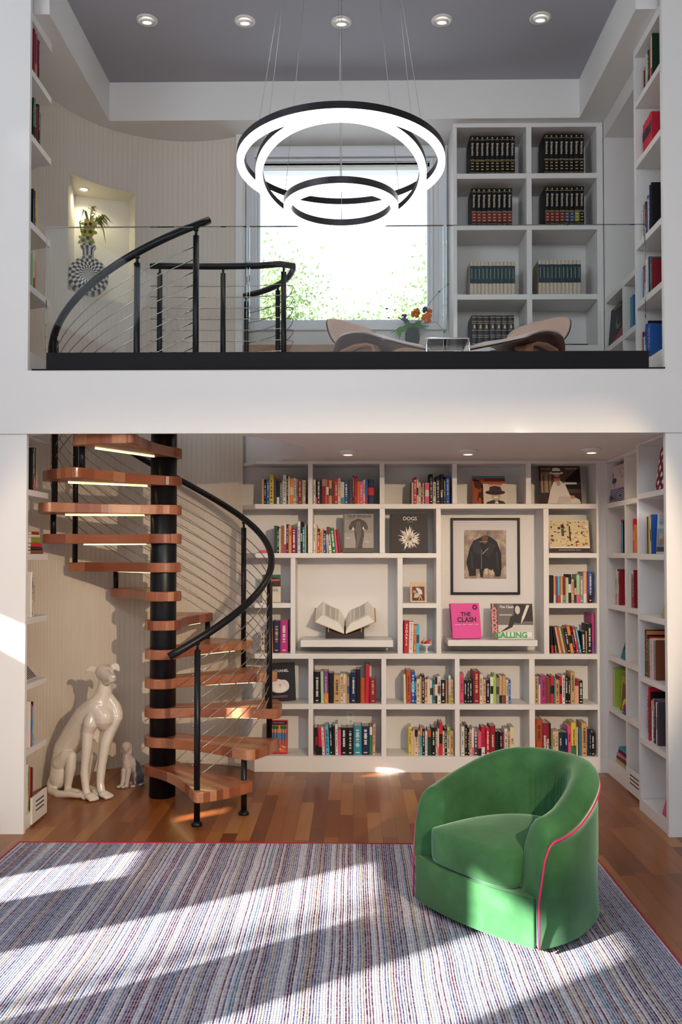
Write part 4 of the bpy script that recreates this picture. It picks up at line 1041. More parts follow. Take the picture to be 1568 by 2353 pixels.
o, w, h = side_display('cookbook', 'book', 'red and white diamond patterned cookbook, top shelf of the right front bookcase', XS1+0.012, 5.235, 5.072, z1[0], 0.255, 0.035, '#7a1c26', 8)
a = Art(w, h)
for i in range(5):
    for j in range(7):
        cx_, cz_ = i/4, j/6
        a.poly([(max(0, min(1, cx_+dx)), max(0, min(1, cz_+dz))) for dx, dz in ((-0.125, 0), (0, -0.084), (0.125, 0), (0, 0.084))], ['#e4dcd6', '#a84a56'][(i+j) % 2] if (i*3+j) % 2 == 0 else '#8f2430')
a.put(o); T(o, 'Better Homes', 0.018, INKK, 0.52, 0.78, w, h); T(o, 'NEW', 0.026, INKK, 0.55, 0.62, w, h); T(o, 'COOK', 0.036, INKK, 0.5, 0.43, w, h); T(o, 'BOOK', 0.036, INKK, 0.5, 0.23, w, h)
o, w, h = side_display('cookbook', 'book', 'pale cover with blue lettering at the end of the second shelf, right front', XS1+0.012, 5.232, 5.072, z1[1], 0.238, 0.02, '#aeb9c2', 3)
a = Art(w, h).rect(0.04, 1, 0.05, 0.62, '#8298a0').rect(0.04, 1, 0.05, 0.17, '#23313c').disc(0.45, 0.4, 0.12, 0.12, '#c9a890').disc(0.5, 0.28, 0.2, 0.1, '#5a7f8c').rect(0.1, 0.16, 0.18, 0.4, '#a88a7a').rect(0.18, 0.24, 0.2, 0.36, '#b85a4a').disc(0.7, 0.3, 0.14, 0.07, '#b0683a'); a.put(o)
T(o, 'INA', 0.026, rb_ink, 0.5, 0.93, w, h, spacing=1.5); T(o, 'GARTEN', 0.014, tl_ink, 0.5, 0.85, w, h); T(o, 'PARIS', 0.034, tl_ink, 0.5, 0.76, w, h)
o, w, h = side_display('book', 'book', 'dark green and yellow cover leaning on the third shelf, right front', XS1+0.012, 5.16, 5.07, z1[2], 0.25, 0.02, '#3a5a52', 16)
Art(w, h).rect(0, 1, 0, 0.3, '#a89a5a').rect(0, 1, 0.3, 0.5, '#b0483a').rect(0, 1, 0.75, 1, '#3a7a94').put(o)
o, w, h = side_display('book', 'book', 'pink cover with a black line-drawn face, bottom shelf right front', XS1+0.012, 5.17, 5.07, s1z(1836), 0.22, 0.018, '#c2457c', 16)
Art(w, h).disc(0.55, 0.5, 0.3, 0.3, '#2a1420').disc(0.6, 0.52, 0.24, 0.25, '#c9a8b4').put(o)
o, w, h = side_display('book', 'book', 'green and teal book leaning open-faced on the fourth shelf, recessed right bookcase', XS2+0.012, 6.16, 6.03, z2[3], 0.24, 0.02, '#1f6a54', 16)
Art(w, h).rect(0, 1, 0, 0.45, '#1d7a8c').poly([(0, 0.2), (1, 0.4), (1, 0.5), (0, 0.32)], '#103a30').put(o)
o, w, h = side_display('magazine', 'magazine', 'yellow-green magazine cover behind the small toy figure, recessed right bookcase', XS2+0.03, 6.255, 6.03, z2[4], 0.275, 0.012, '#6f7a24', 4)
a = Art(w, h).rect(0.05, 1, 0.06, 0.86, '#b5a73a').rect(0.15, 1, 0.08, 0.7, '#6a4a24').disc(0.7, 0.35, 0.2, 0.2, '#8c6a3a').disc(0.8, 0.55, 0.12, 0.08, '#d8c08a'); a.put(o); T(o, 'COOK', 0.05, INKK, 0.5, 0.77, w, h)
o, w, h = side_display('book', 'book', 'black book with a pale face on the cover, low far cell of the loft recess', XS2+0.012, 6.40, 6.06, 3.1255, 0.27, 0.03, '#10141c', 5)
a = Art(w, h).disc(0.62, 0.5, 0.16, 0.2, '#6a7458').disc(0.66, 0.56, 0.14, 0.16, '#10141c').poly([(0.3, 0.0), (0.95, 0.28), (0.95, 0.0)], '#9a2c30'); a.put(o); T(o, 'ROBERT MOTHERWELL', 0.024, INKY, 0.5, 0.92, w, h, sx=0.7)
o, w, h = side_display('book', 'book', 'small book with a black and white striped cover on the left column', XSL-0.02, 5.12, 5.31, z1[3], 0.12, 0.015, '#c9c4c6', 42, face=1)
a = Art(w, h)
for k in range(7): a.rect(0.05+0.13*k, 0.12+0.13*k, 0.08, 0.92, '#2a2630')
a.put(o)
# small flat stacks
def flat(label, X, yc, z, w, d, t, code, group, face=-1, rz=0.0):
    m, tt, b = cover_mb(t, w, d, False)
    o = link('book', m.mesh('book', bm(code))); tag(o, label, 'book', group)
    m = MB(); m.box(-t/2+tt, t/2-tt, tt+0.001, d-0.004, 0.003, w-0.003); part('pages', m, PAPERW, o)
    # lay the spine flat: local z -> along the shelf, local x -> up
    B = Matrix(((0, 0, 1, 0), (0, 1, 0, 0), (1, 0, 0, 0), (0, 0, 0, 1)))
    o.matrix_world = Matrix.Translation((X, yc, z + t/2 + 0.0004)) @ Matrix.Rotation(pi/2*face + rz, 4, 'Z') @ B @ Matrix.Translation((0, 0, -w/2))
z = ZF
for i, (c, t_) in enumerate([('S', 0.026), ('D', 0.026), ('P', 0.024), ('K', 0.026), ('T', 0.022)]):
    flat(f'{["lowest", "second", "middle", "fourth", "topmost"][i]} book ({PAL[c][0]}) of the flat stack at lower right', XS2+0.02, 6.20 - 0.012*i, z, 0.22-0.012*i, 0.16, t_, c, 'flat stack at lower right', rz=0.03*(i % 3-1)); z += t_ + 0.0006
z = z1[1]
for i, (c, t_) in enumerate([('H', 0.022), ('K', 0.018), ('R', 0.022), ('I', 0.035), ('E', 0.016), ('C', 0.018)]):
    flat(f'{["lowest", "second", "third", "fourth", "fifth", "topmost"][i]} book ({PAL[c][0]}) of the flat stack on the left column', XSL-0.006, 5.235 - 0.006*i, z, 0.2-0.022*i*0.8, 0.13, t_, c, 'flat stack on the left column', face=1); z += t_ + 0.0006
p = at_y(1321, 788, YF+0.05)
m, tt, b = cover_mb(0.02, 0.2, 0.15, False)
o = link('book', m.mesh('book', bm('K'))); tag(o, 'dark book lying flat behind the right lounge chair, bottom right loft cell', 'book')
m = MB(); m.box(-0.01+tt, 0.01-tt, tt+0.001, 0.145, 0.003, 0.197); part('pages', m, PAPERW, o)
o.matrix_world = Matrix.Translation((p.x-0.1, YF+0.05, USH[4][1]+0.0105)) @ Matrix(((0, 0, 1, 0), (0, 1, 0, 0), (1, 0, 0, 0), (0, 0, 0, 1)))
text('WORLD', 0.014, rb_ink, o, (0, -0.006, 0.05), (pi/2, 0, pi/2), bold=0.0004).rotation_euler = Matrix(((0, 1, 0), (0, 0, -1), (-1, 0, 0))).to_euler()
o.children[-1].rotation_euler = Matrix(((0, 1, 0), (0, 0, -1), (1, 0, 0))).to_euler() if False else o.children[-1].rotation_euler
p = at_y(613, 1266, YF+0.04)
m, tt, b = cover_mb(0.022, 0.115, 0.16, True)
o = link('book', m.mesh('book', bm('P'))); tag(o, 'small book lying flat at the left end of the second row, behind the handrail', 'book')
m = MB(); m.box(-0.011+tt, 0.011-tt, tt+0.001, 0.155, 0.001, 0.114); part('pages', m, PAPERW, o)
o.matrix_world = Matrix.Translation((p.x-0.055, YF+0.05, zb+0.0115)) @ Matrix(((0, 0, 1, 0), (0, 1, 0, 0), (1, 0, 0, 0), (0, 0, 0, 1)))

# ornaments on the shelves
CER = pm('white_ceramic', (0.80, 0.78, 0.75), 0.12, coat=0.5)
m = MB(); m.lathe([(0.0, 0), (0.03, 0), (0.04, 0.02), (0.045, 0.05), (0.035, 0.08), (0.025, 0.092), (0.033, 0.115), (0.034, 0.135), (0.022, 0.158), (0.0, 0.164)], 24)
solo('bird_ornament', m, CER, 'rounded white ornament beside the red book, second row far right cell', 'ornament', org=(XS2+0.12, 6.145, z2[1]+0.0005))
t = thing('toy_figure', 'small colourful toy figure in front of the magazine at right', 'toy', (XS2+0.012, 6.055, z2[4]))
for nm, c, r, col in (('body', (0, 0, 0.045), (0.018, 0.02, 0.035), '#7a2a4a'), ('head', (0, -0.005, 0.09), (0.018, 0.02, 0.02), '#d8b04a'), ('arm', (-0.005, 0.025, 0.06), (0.01, 0.01, 0.032), '#d8b04a'), ('foot', (-0.008, 0.015, 0.011), (0.016, 0.012, 0.0108), '#3a8a4a'), ('foot', (-0.006, -0.018, 0.011), (0.016, 0.012, 0.0108), '#2a4a9a')):
    m = MB(); m.ell(c, r, 14); part(nm, m, pm('toy_' + col.strip('#'), col, 0.35), t)
# open book on its stand
BX, BY = at_y(793, 1470, 6.52).x, 6.52
t = thing('book_stand', 'black wooden cradle stand on the left display shelf', 'book stand', (BX, BY, ZFL1+0.0005))
s = 0.144
m = MB(); m.prism([(-s, 0), (s, 0), (s, 0.073), (s*0.1, 0.03), (-s*0.1, 0.03), (-s, 0.073)], -0.004, 0.016, ax='y'); part('front_board', m, pm('dark_stained_wood', '#2a1a1c', 0.45), t, bevel=0.0015)
m = MB(); m.prism([(-s, 0), (s, 0), (s, 0.13), (s*0.1, 0.085), (-s*0.1, 0.085), (-s, 0.13)], 0.12, 0.135, ax='y'); part('rear_board', m, pm('dark_stained_wood', '#2a1a1c', 0.45), t, bevel=0.0015)
m = MB(); m.box(-s*0.8, s*0.8, 0.016, 0.12, 0, 0.012); part('base_rail', m, pm('dark_stained_wood', '#2a1a1c'), t)
for sx in (-1, 1):
    m = MB(); m.box(sx*0.123-0.003, sx*0.123+0.003, -0.0095, -0.004, 0.05, 0.084); part('page_clip', m, pm('brass', (0.7, 0.45, 0.18), 0.3, 1.0), t)
o = thing('open_book', 'thick open book lying on the black stand, white pages and gilt cover edge', 'book', (BX, BY-0.003, ZFL1+0.036))
def pagecurve(sx, n=12):
    top, bot = [], []
    for i in range(n+1):
        u = i/n; x = sx*(0.006 + 0.165*u)
        zt = 0.012 + 0.062*(1-(1-min(1, u*3.2))**2)*(1.0) + 0.055*u*u*0.9 + 0.018*u
        zb_ = 0.002 + (0.055/0.144)*abs(sx*(0.0 + 0.225*u))
        top.append((x, zt)); bot.append((sx*(0.006+0.218*u), zb_))
    return top, bot
tiltx = radians(24)
for sx in (-1, 1):
    top, bot = pagecurve(sx)
    rows = []
    for yy in (0.0, 0.235):
        rows.append([(x, yy*cos(tiltx), z_ + yy*sin(tiltx)) for x, z_ in bot] + [(x, yy*cos(tiltx), z_ + yy*sin(tiltx)) for x, z_ in reversed(top)])
    m = MB(); n_ = len(rows[0])
    fs_ = [list(range(n_)), list(reversed(range(n_, 2*n_)))] + [[i, n_+i, n_+(i+1) % n_, (i+1) % n_] for i in range(n_)]
    if sx < 0: fs_ = [list(reversed(f_)) for f_ in fs_]
    m.add(rows[0] + rows[1], fs_, False)
    part('page_block', m, PAPERW, o)
    m = MB()
    for c in range(3):
        u0, u1 = 0.16 + 0.25*c, 0.38 + 0.25*c
        for r in range(34):
            y0 = 0.028 + 0.0055*r; pts = []
            def pt(u, y_):
                i = min(11, int(u*12)); f = u*12 - i
                x = top[i][0]*(1-f) + top[i+1][0]*f; z_ = top[i][1]*(1-f) + top[i+1][1]*f + 0.0006
                return (x, y_*cos(tiltx), z_ + y_*sin(tiltx))
            um = (u0+u1)/2; ue = u1 - 0.03*((r*7+c*3) % 4 == 0)
            for ua, ub in ((u0, um), (um, ue)):
                m.quad(pt(ua, y0), pt(ub, y0), pt(ub, y0+0.0022), pt(ua, y0+0.0022))
    part('print', m, pm('page_print', '#8d8680', 0.7), o)
    m = MB()
    (xa, za_), (xb, zb2) = bot[0], (sx*0.232, bot[-1][1]+0.004)
    m.add([(xa, -0.004*cos(tiltx), za_-0.0045), (xb, -0.004, zb2-0.0045), (xb, 0.24*cos(tiltx), zb2-0.0045+0.24*sin(tiltx)), (xa, 0.24*cos(tiltx), za_-0.0045+0.24*sin(tiltx)),
           (xa, -0.004*cos(tiltx), za_-0.001), (xb, -0.004, zb2-0.001), (xb, 0.24*cos(tiltx), zb2-0.001+0.24*sin(tiltx)), (xa, 0.24*cos(tiltx), za_-0.001+0.24*sin(tiltx))], [(0,3,2,1), (4,5,6,7), (0,1,5,4), (1,2,6,5), (2,3,7,6), (3,0,4,7)] if sx > 0 else [(0,1,2,3), (7,6,5,4), (4,5,1,0), (5,6,2,1), (6,7,3,2), (7,4,0,3)])
    part('cover', m, pm('ochre_cloth', '#a8843c', 0.5), o)
# miniature bowl of fruit
FX, FY2 = at_y(981, 1490, YF+0.07).x, YF+0.07
t = thing('footed_bowl', 'tiny white footed bowl in the narrow middle cell', 'bowl', (FX, FY2, zd+0.0005))
m = MB(); m.lathe([(0, 0), (0.017, 0), (0.017, 0.004), (0.007, 0.01), (0.005, 0.028), (0.009, 0.04), (0.028, 0.052), (0.042, 0.068), (0.04, 0.0685), (0.026, 0.056), (0, 0.05)], 28)
part('bowl', m, CER, t)
fr = [('pear', 'tan miniature pear with a dark stalk in the tiny bowl', (-0.021, -0.004, 0.083), (0.011, 0.011, 0.016), '#c9a06a'), ('apple', 'red miniature apple at the left of the tiny bowl', (-0.031, 0.008, 0.076), (0.011,)*3, '#a8323a'),
      ('apple', 'dark red miniature apple at the front of the tiny bowl', (-0.010, -0.018, 0.073), (0.011,)*3, '#8c1c2c'), ('strawberry', 'pink miniature strawberry in the middle of the tiny bowl', (0.008, -0.016, 0.073), (0.011,)*3, '#cc4a5c'),
      ('peach', 'pale miniature peach at the right of the tiny bowl', (0.028, -0.004, 0.076), (0.011,)*3, '#d8906a'), ('watermelon_slice', 'pink miniature melon slice on top of the tiny bowl', (0.013, 0.006, 0.089), (0.019, 0.007, 0.008), '#d2485a')]
for nm, lab, c, r, col in fr:
    m = MB(); m.ell((0, 0, 0), r, 14, Matrix.Rotation(radians(-20), 3, 'Y') if nm.startswith('water') else None)
    o = link(nm, m.mesh(nm, pm('fruit_' + col.strip('#'), col, 0.3)), None, (FX+c[0], FY2+c[1], zd+c[2])); tag(o, lab, 'fruit', 'miniature fruit')
    if nm in ('pear', 'apple'):
        m = MB(); m.tube([(0, 0, r[2]*0.8), (0.002, 0, r[2]+0.012 if nm == 'pear' else r[2]+0.004)], 0.002, 8); part('stalk', m, BLACK, o)

# framed picture in the tall niche
pa, pb = at_y(1037, 1366, 6.70), at_y(1195, 1190, 6.70)
t = thing('framed_picture', 'black framed picture of a dark jacket with a white mat, in the tall niche', 'picture', ((pa.x+pb.x)/2, YB-0.0125, pa.z))
w, h = pb.x-pa.x, pb.z-pa.z; f = 0.017
m = MB(); m.box(-w/2, -w/2+f, -0.026, 0, 0, h); m.box(w/2-f, w/2, -0.026, 0, 0, h); m.box(-w/2+f, w/2-f, -0.026, 0, 0, f); m.box(-w/2+f, w/2-f, -0.026, 0, h-f, h)
part('frame', m, pm('black_lacquer', '#0d0a0b', 0.45, spec=0.25), t, bevel=0.001)
m = MB(); m.box(-w/2+f, w/2-f, -0.008, -0.002, f, h-f); part('mat_board', m, pm('mat_white', '#d9d6d8', 0.6), t)
pw, ph = w*0.61, h*0.635
g = NG('painted_backdrop')
nz = g.noise(g.tc.outputs['Object'], 14.0, 6); g.col(g.ramp(nz, [(0.3, '#6b5750'), (0.5, '#8f7a6e'), (0.62, '#b8a48e'), (0.75, '#7a655c')])); g.val('Roughness', 0.5)
pz = h*0.205
m = MB(); m.box(-pw/2, pw/2, -0.0095, -0.008, pz, pz+ph); q = part('print', m, g.m, t)
a = Art(pw, ph)
a.poly([(0.38, 0.85), (0.5, 0.9), (0.64, 0.86), (0.78, 0.76), (0.88, 0.52), (0.89, 0.2), (0.86, 0.05), (0.73, 0.04), (0.72, 0.14), (0.58, 0.2), (0.46, 0.18), (0.45, 0.03), (0.38, 0.03), (0.36, 0.2), (0.28, 0.2), (0.28, 0.06), (0.12, 0.05), (0.1, 0.16), (0.05, 0.34), (0.13, 0.62), (0.22, 0.78)], '#1c1b22')
a.poly([(0.42, 0.85), (0.5, 0.9), (0.58, 0.85), (0.52, 0.72), (0.46, 0.72)], '#6a4a34').poly([(0.48, 0.9), (0.51, 0.97), (0.54, 0.97), (0.52, 0.9)], '#8c8078')
a.poly([(0.2, 0.7), (0.32, 0.8), (0.42, 0.6), (0.36, 0.5), (0.22, 0.55)], '#2a2e3c').poly([(0.6, 0.74), (0.76, 0.7), (0.6, 0.42), (0.5, 0.5)], '#2c2a30').rect(0.405, 0.415, 0.2, 0.6, '#8c8a90').poly([(0.44, 0.5), (0.58, 0.62), (0.57, 0.64), (0.43, 0.52)], '#8c8a90')
a.rect(0.36, 0.56, 0.755, 0.77, '#a08a70').poly([(0.75, 0.55), (0.8, 0.55), (0.82, 0.2), (0.78, 0.2)], '#34323a').poly([(0.15, 0.55), (0.19, 0.55), (0.22, 0.2), (0.17, 0.2)], '#34323a').poly([(0.48, 0.2), (0.56, 0.22), (0.55, 0.08), (0.5, 0.1)], '#c9b694').poly([(0.62, 0.14), (0.68, 0.2), (0.7, 0.1), (0.64, 0.08)], '#c9b694')
o = a.put(t, 'jacket_print'); o.location = (0, -0.0098, pz)
for o in bpy.data.objects:
    for k in ('_w', '_h'):
        if k in o: del o[k]
# ---------------------------------------------------------------- spiral staircase
st = thing('spiral_staircase', 'spiral staircase with butcher-block wood treads, black column and steel cable railing', 'staircase', (CX, CY, 0))
m = MB(); m.lathe([(0.0, 0.0), (0.0865, 0.0), (0.0865, MZ+0.004), (0.0, MZ+0.004)], 40); part('column', m, BLACK, st)
STEP, A00 = 27.5, -62.0
def zt(n): return 0.02 + 0.191*n
RT, RP = 0.795, 0.722
def bez(p, c, q, n):
    return [((1-t)**2*p[0] + 2*t*(1-t)*c[0] + t*t*q[0], (1-t)**2*p[1] + 2*t*(1-t)*c[1] + t*t*q[1]) for t in [i/n for i in range(n+1)]]
def pol(r, a): return (r*cos(a), r*sin(a))
hw = radians(STEP/2 + 1.9)
def tread_outline():
    H = 0.119; out = []
    for i in range(25):
        a = radians(62) + radians(360-124)*i/24; out.append(pol(H, a))
    p = pol(H, radians(-62)); q = pol(RT-0.05, -hw)
    out += bez(p, (0.30, -0.055), q, 10)[1:]
    out += bez(q, pol(RT, -hw), pol(RT, -hw+radians(3.6)), 6)[1:]
    for i in range(1, 9): out.append(pol(RT, -hw+radians(3.6) + (2*hw-radians(7.2))*i/9))
    out += bez(pol(RT, hw-radians(3.6)), pol(RT, hw), pol(RT-0.05, hw), 6)
    out += bez(pol(RT-0.05, hw), (0.30, 0.055), pol(H, radians(62)), 10)[1:-1]
    return out
mt = MB(); mt.prism(tread_outline(), -0.064, 0.0)
tread_me = mt.mesh('tread', TREADM)
ms = MB(); ua = radians(-11.5); d = Vector((cos(ua), sin(ua), 0)); nrm = Vector((-sin(ua), cos(ua), 0))
a0 = d*0.125 + nrm*0.02; a1 = d*0.64 + nrm*0.0
ms.add([tuple(p) for p in (a0 - nrm*0.004, a1 - nrm*0.004, a1 + nrm*0.004, a0 + nrm*0.004, a0 - nrm*0.004 + Vector((0,0,0.006)), a1 - nrm*0.004 + Vector((0,0,0.006)), a1 + nrm*0.004 + Vector((0,0,0.006)), a0 + nrm*0.004 + Vector((0,0,0.006)))], [(0,3,2,1), (4,5,6,7), (0,1,5,4), (1,2,6,5), (2,3,7,6), (3,0,4,7)])
strip_me = ms.mesh('light_strip', LEDY)
for n in range(1, 14):
    mid = radians(A00 + STEP*(n-0.5))
    o = link('tread', tread_me, st, (0, 0, zt(n)), (0, 0, mid)); bev(o, 0.005, 2, 50)
    s = link('light_strip', strip_me, o, (0, 0, -0.071)); s['label'] = 'glowing warm strip under the tread'
# landing plate
m = MB(); la0, la1 = radians(A00+STEP*13), radians(363)
pts = [pol(0.09, la0 + (la1-la0)*i/16) for i in range(17)] + [(lambda q: (q[0], max(q[1], 5.02-CY)))(pol(0.945, la1 - (la1-la0)*i/20)) for i in range(21)]
m.prism(pts, MZ-0.06, MZ); part('landing', m, TREADM, st)
def rz(a): return 1.05 + (a + 68.0)*0.00693
def baluster(a, z0, z1, foot=False, top=None):
    p = pol(RP, radians(a)); m = MB()
    m.tube([(p[0], p[1], z0), (p[0], p[1], z1)], 0.0185, 16)
    o = part('baluster', m, BLACK, st)
    if foot:
        m = MB(); m.lathe([(0, 0.0), (0.033, 0.0), (0.033, 0.012), (0.026, 0.02), (0.0186, 0.026)], 20, (p[0], p[1], z0)); part('foot_flange', m, BLACK, o)
    if top is not None:
        m = MB(); m.tube([(p[0], p[1], z1), (p[0], p[1], top)], 0.008, 10); m.ell((p[0], p[1], top-0.008), (0.016, 0.016, 0.01), 12); part('rail_bracket', m, BLACK, o)
    return o
for k in range(0, 14):
    a = A00 + STEP*k
    if k % 2 == 0 or k == 13:
        z0 = 0.0 if k == 0 else zt(k)
        if k == 13: z0 = zt(13)
        o = baluster(a + (1.5 if k else 0.5), z0, rz(a)-0.055, k == 0, rz(a)-0.012)
        if k in (0, 13, 12):
            p = pol(RP+0.0, radians(a)); t = Vector((sin(radians(a)), -cos(radians(a)), 0)) * (1 if k == 0 else -1)
            for i in range(10):
                q = Vector((p[0], p[1], rz(a) - 0.127 - 0.0758*i)) + t*0.02; m = MB(); m.ell(q, (0.006,)*3, 8); part('cable_stud', m, STEEL, o)
    else:
        baluster(a, 0.0 if k == 1 else zt(k)-0.002, zt(k+1)-0.064, k == 1)
def helix(off, a0, a1, step=4.0, r=RP):
    n = int((a1-a0)/step); out = []
    for i in range(n+1):
        a = a0 + (a1-a0)*i/n; out.append((*pol(r, radians(a)), rz(a)-off))
    return out
m = MB(); m.tube(helix(0.0, -75, 303.5), 0.0225, 14); part('handrail', m, BLACK, st)
for i in range(10):
    m = MB(); m.tube(helix(0.127+0.0758*i, A00, A00+STEP*13, 5.5), 0.0031, 6); part('cable', m, STEEL, st)

# guard rail on the loft around the stair opening
gr = thing('loft_guardrail', 'black curved cable guardrail on the loft, behind the stair handrail', 'railing', (CX, CY, MZ))
GZ = 3.565 - MZ
path = [(-0.11, 0.045), (0.05, 0.055), (0.35, 0.065), (0.62, 0.055), (0.775, 0.02)]
path = [(x, y) for x, y in path]
RG = 0.865
arc = [pol(RG, radians(a)) for a in range(4, 62, 5)]
full = path + arc
m = MB(); m.tube([(x, y, GZ) for x, y in full], 0.0215, 12); part('handrail', m, BLACK, gr)
for i in range(10):
    m = MB(); m.tube([(x, y, GZ-0.137-0.0755*i) for x, y in full], 0.003, 6); part('cable', m, STEEL, gr)
for (x, y) in [(-0.045, 0.05), (0.385, 0.064), (0.80, 0.035), pol(RG-0.01, radians(32)), pol(RG-0.005, radians(57.5))]:
    m = MB(); m.tube([(x, y, 0), (x, y, GZ-0.05)], 0.0185, 14); o = part('post', m, BLACK, gr)
    m = MB(); m.tube([(x, y, GZ-0.05), (x, y, GZ-0.01)], 0.008, 8); part('rail_bracket', m, BLACK, o)

# ---------------------------------------------------------------- chandelier of three rings
DC = 4.4
c0 = at_y(784, 300, DC)
ch = thing('ring_chandelier', 'three-ring black chandelier with glowing white undersides hanging by thin wires', 'chandelier', (c0.x, DC, ZC))
METAL = pm('bronze_black_metal', (0.02, 0.018, 0.022), 0.35, 0.6)
WIRE = pm('wire_grey', (0.45, 0.43, 0.40), 0.4, 0.8)
m = MB(); m.lathe([(0, 0), (0.28, 0), (0.28, -0.035), (0.0, -0.035)], 40); part('canopy', m, METAL, ch)
def ring(R, h, tilt, label):
    z = EYE.z + h - ZC
    Rm = Matrix.Translation((0, 0, z)) @ Matrix.Rotation(tilt, 4, 'X')
    m = MB(); m.lathe([(R-0.037, 0.0), (R-0.037, 0.034), (R, 0.034), (R, 0.0), (R-0.037, 0.0)], 96, smooth=False)
    o = part('ring', m, METAL, ch, label); o.matrix_basis = Rm
    m = MB(); m.lathe([(R-0.036, -0.0002), (R-0.001, -0.0002), (R-0.001, -0.024), (R-0.006, -0.03), (R-0.031, -0.03), (R-0.036, -0.024), (R-0.036, -0.0002)], 96)
    part('diffuser', m, LEDW, o, 'glowing white diffuser')
    return Rm
R1 = ring(0.53, 2.0, radians(-1.2), 'largest black ring'); R2 = ring(0.436, 1.93, radians(-15.7), 'middle tilted ring'); R3 = ring(0.293, 1.775, radians(0.5), 'smallest lowest ring')
def wire(Rm, R, a, ca):
    p = Rm @ Vector((R*cos(a), R*sin(a), 0.034)); q = Vector((0.25*cos(ca), 0.25*sin(ca), -0.034))
    m = MB(); m.tube([p, q], 0.0013, 6); part('suspension_wire', m, WIRE, ch)
for a in (-138, -42, 52, 128): wire(R1, 0.515, radians(a), radians(a))
for a in (-150, -32, 90): wire(R2, 0.42, radians(a), radians(a + 6))
for a in (-90, 90): wire(R3, 0.277, radians(a), radians(a))
# ---------------------------------------------------------------- rug
RX0, RX1, RY0, RY1 = -1.845, 1.275, 1.95, at_z(500, 1937, 0.012).y
rug = thing('striped_rug', 'large multicoloured striped woven rug with a dark pink bound edge on the oak floor', 'rug', (0, 3.4, 0))
m = MB(); m.box(RX0, RX1, RY0, RY1, 0.0005, 0.011); part('rug_body', m, RUGM, rug, world=True)
m = MB(); m.tube([(RX0, RY0, 0.0085), (RX1, RY0, 0.0085), (RX1, RY1, 0.0085), (RX0, RY1, 0.0085)], 0.008, 8, closed=True)
part('bound_edge', m, pm('pink_binding', '#a81f3c', 0.7), rug, world=True)

# ---------------------------------------------------------------- green velvet armchair
def velvet():
    g = NG('green_velvet')
    n1 = g.noise(g.tc.outputs['Object'], 5.0, 6, 0.65); n2 = g.noise(g.tc.outputs['Object'], 2.3, 3)
    f = g.math('ADD', g.math('MULTIPLY', n1, 0.6), g.math('MULTIPLY', n2, 0.5))
    g.col(g.ramp(f, [(0.3, '#1d3f24'), (0.5, '#2a5631'), (0.68, '#3a6a41')]))
    g.val('Roughness', 0.75); g.val('Specular IOR Level', 0.2); g.val('Sheen Weight', 0.75); g.val('Sheen Roughness', 0.4)
    g.b.inputs['Sheen Tint'].default_value = (0.45, 0.70, 0.52, 1)
    g.bump(g.noise(g.tc.outputs['Object'], 900.0, 2), 0.06, 0.002)
    return g.m
VEL = velvet()
Ap, Bp = Vector((0.285, 3.985)), Vector((0.725, 3.475))
mid = (Ap+Bp)/2; fx = (Bp-Ap).normalized(); W2 = (Bp-Ap).length/2      # half front width
# local frame: +x from the left front corner (A) to the right front corner (B), +y to the back
ang = atan2(fx.y, fx.x)
ac = thing('armchair', 'round-backed green velvet armchair with pink piping standing on the rug', 'armchair', (mid.x, mid.y, 0.011), ang)
DEP = 0.66
def plan(u):
    """outer outline from the left front corner (u=0) round the back to the right front corner (u=1)"""
    a = pi*(1-u); n = 2.35
    ca, sa = cos(a), sin(a)
    k = (W2+0.045)
    x = k*(abs(ca)**(2/n))*(1 if ca > 0 else -1); y = DEP*(abs(sa)**(2/n))
    pinch = 0.045*max(0, 1 - y/0.25)**2
    return Vector((x - (pinch if x > 0 else -pinch), y))
def pnorm(u):
    e = 0.004; p, q = plan(max(0, u-e)), plan(min(1, u+e)); t = (q-p).normalized()
    return Vector((-t.y, t.x))          # outward
NU = 96
def smooth01(t): t = max(0, min(1, t)); return t*t*(3-2*t)
def top_h(u):
    yv = plan(u).y
    arm = 0.525 + (0.668-0.525)*smooth01((yv-0.02)/0.60)
    t = min(1, yv/0.075)
    return 0.235 + (arm-0.235)*sqrt(max(0, 1-(1-t)**2.2))
TH = 0.125
us = []
for i in range(NU+1):
    t = i/NU; us.append(0.5 - 0.5*cos(pi*t)*(0.72+0.28*abs(cos(pi*t))))
us[0], us[-1] = 0.0, 1.0
rows = []
for u in us:
    p = plan(u); n = pnorm(u); h = top_h(u); prof = []
    zb = 0.035
    e = min(u, 1-u)
    for z in (zb, 0.12, 0.22): prof.append((0.012*(0 if z > .1 else 0.6), z))
    hb = max(0.225, h-0.075)
    for k in range(5): prof.append((0.004, 0.225 + (hb-0.225)*(k+1)/5))
    for k in range(11):
        a = pi*k/10; r = TH/2
        prof.append((0.018 - r + r*cos(a) if False else (0.007 - TH/2) + (TH/2+0.006)*cos(a), hb + (h-hb)*sin(a)))
    for k in range(6):
        z = hb + (0.21-hb)*(k+1)/6
        pl = 0.008*sin(u*math.tau*27) * smooth01((e-0.24)/0.08) * smooth01((z-0.36)/0.06)
        prof.append((-TH-0.006+pl, z))
    rows.append([(*(p - (-n)*o_ if True else p), z) for o_, z in prof])
m = MB(); m.grid(rows)
nr = len(rows[0])
m.f.append([i for i in range(nr)]); m.mi.append(0); m.sm.append(False)
m.f.append([(len(rows)-1)*nr + i for i in reversed(range(nr))]); m.mi.append(0); m.sm.append(False)
o = part('shell', m, VEL, ac)
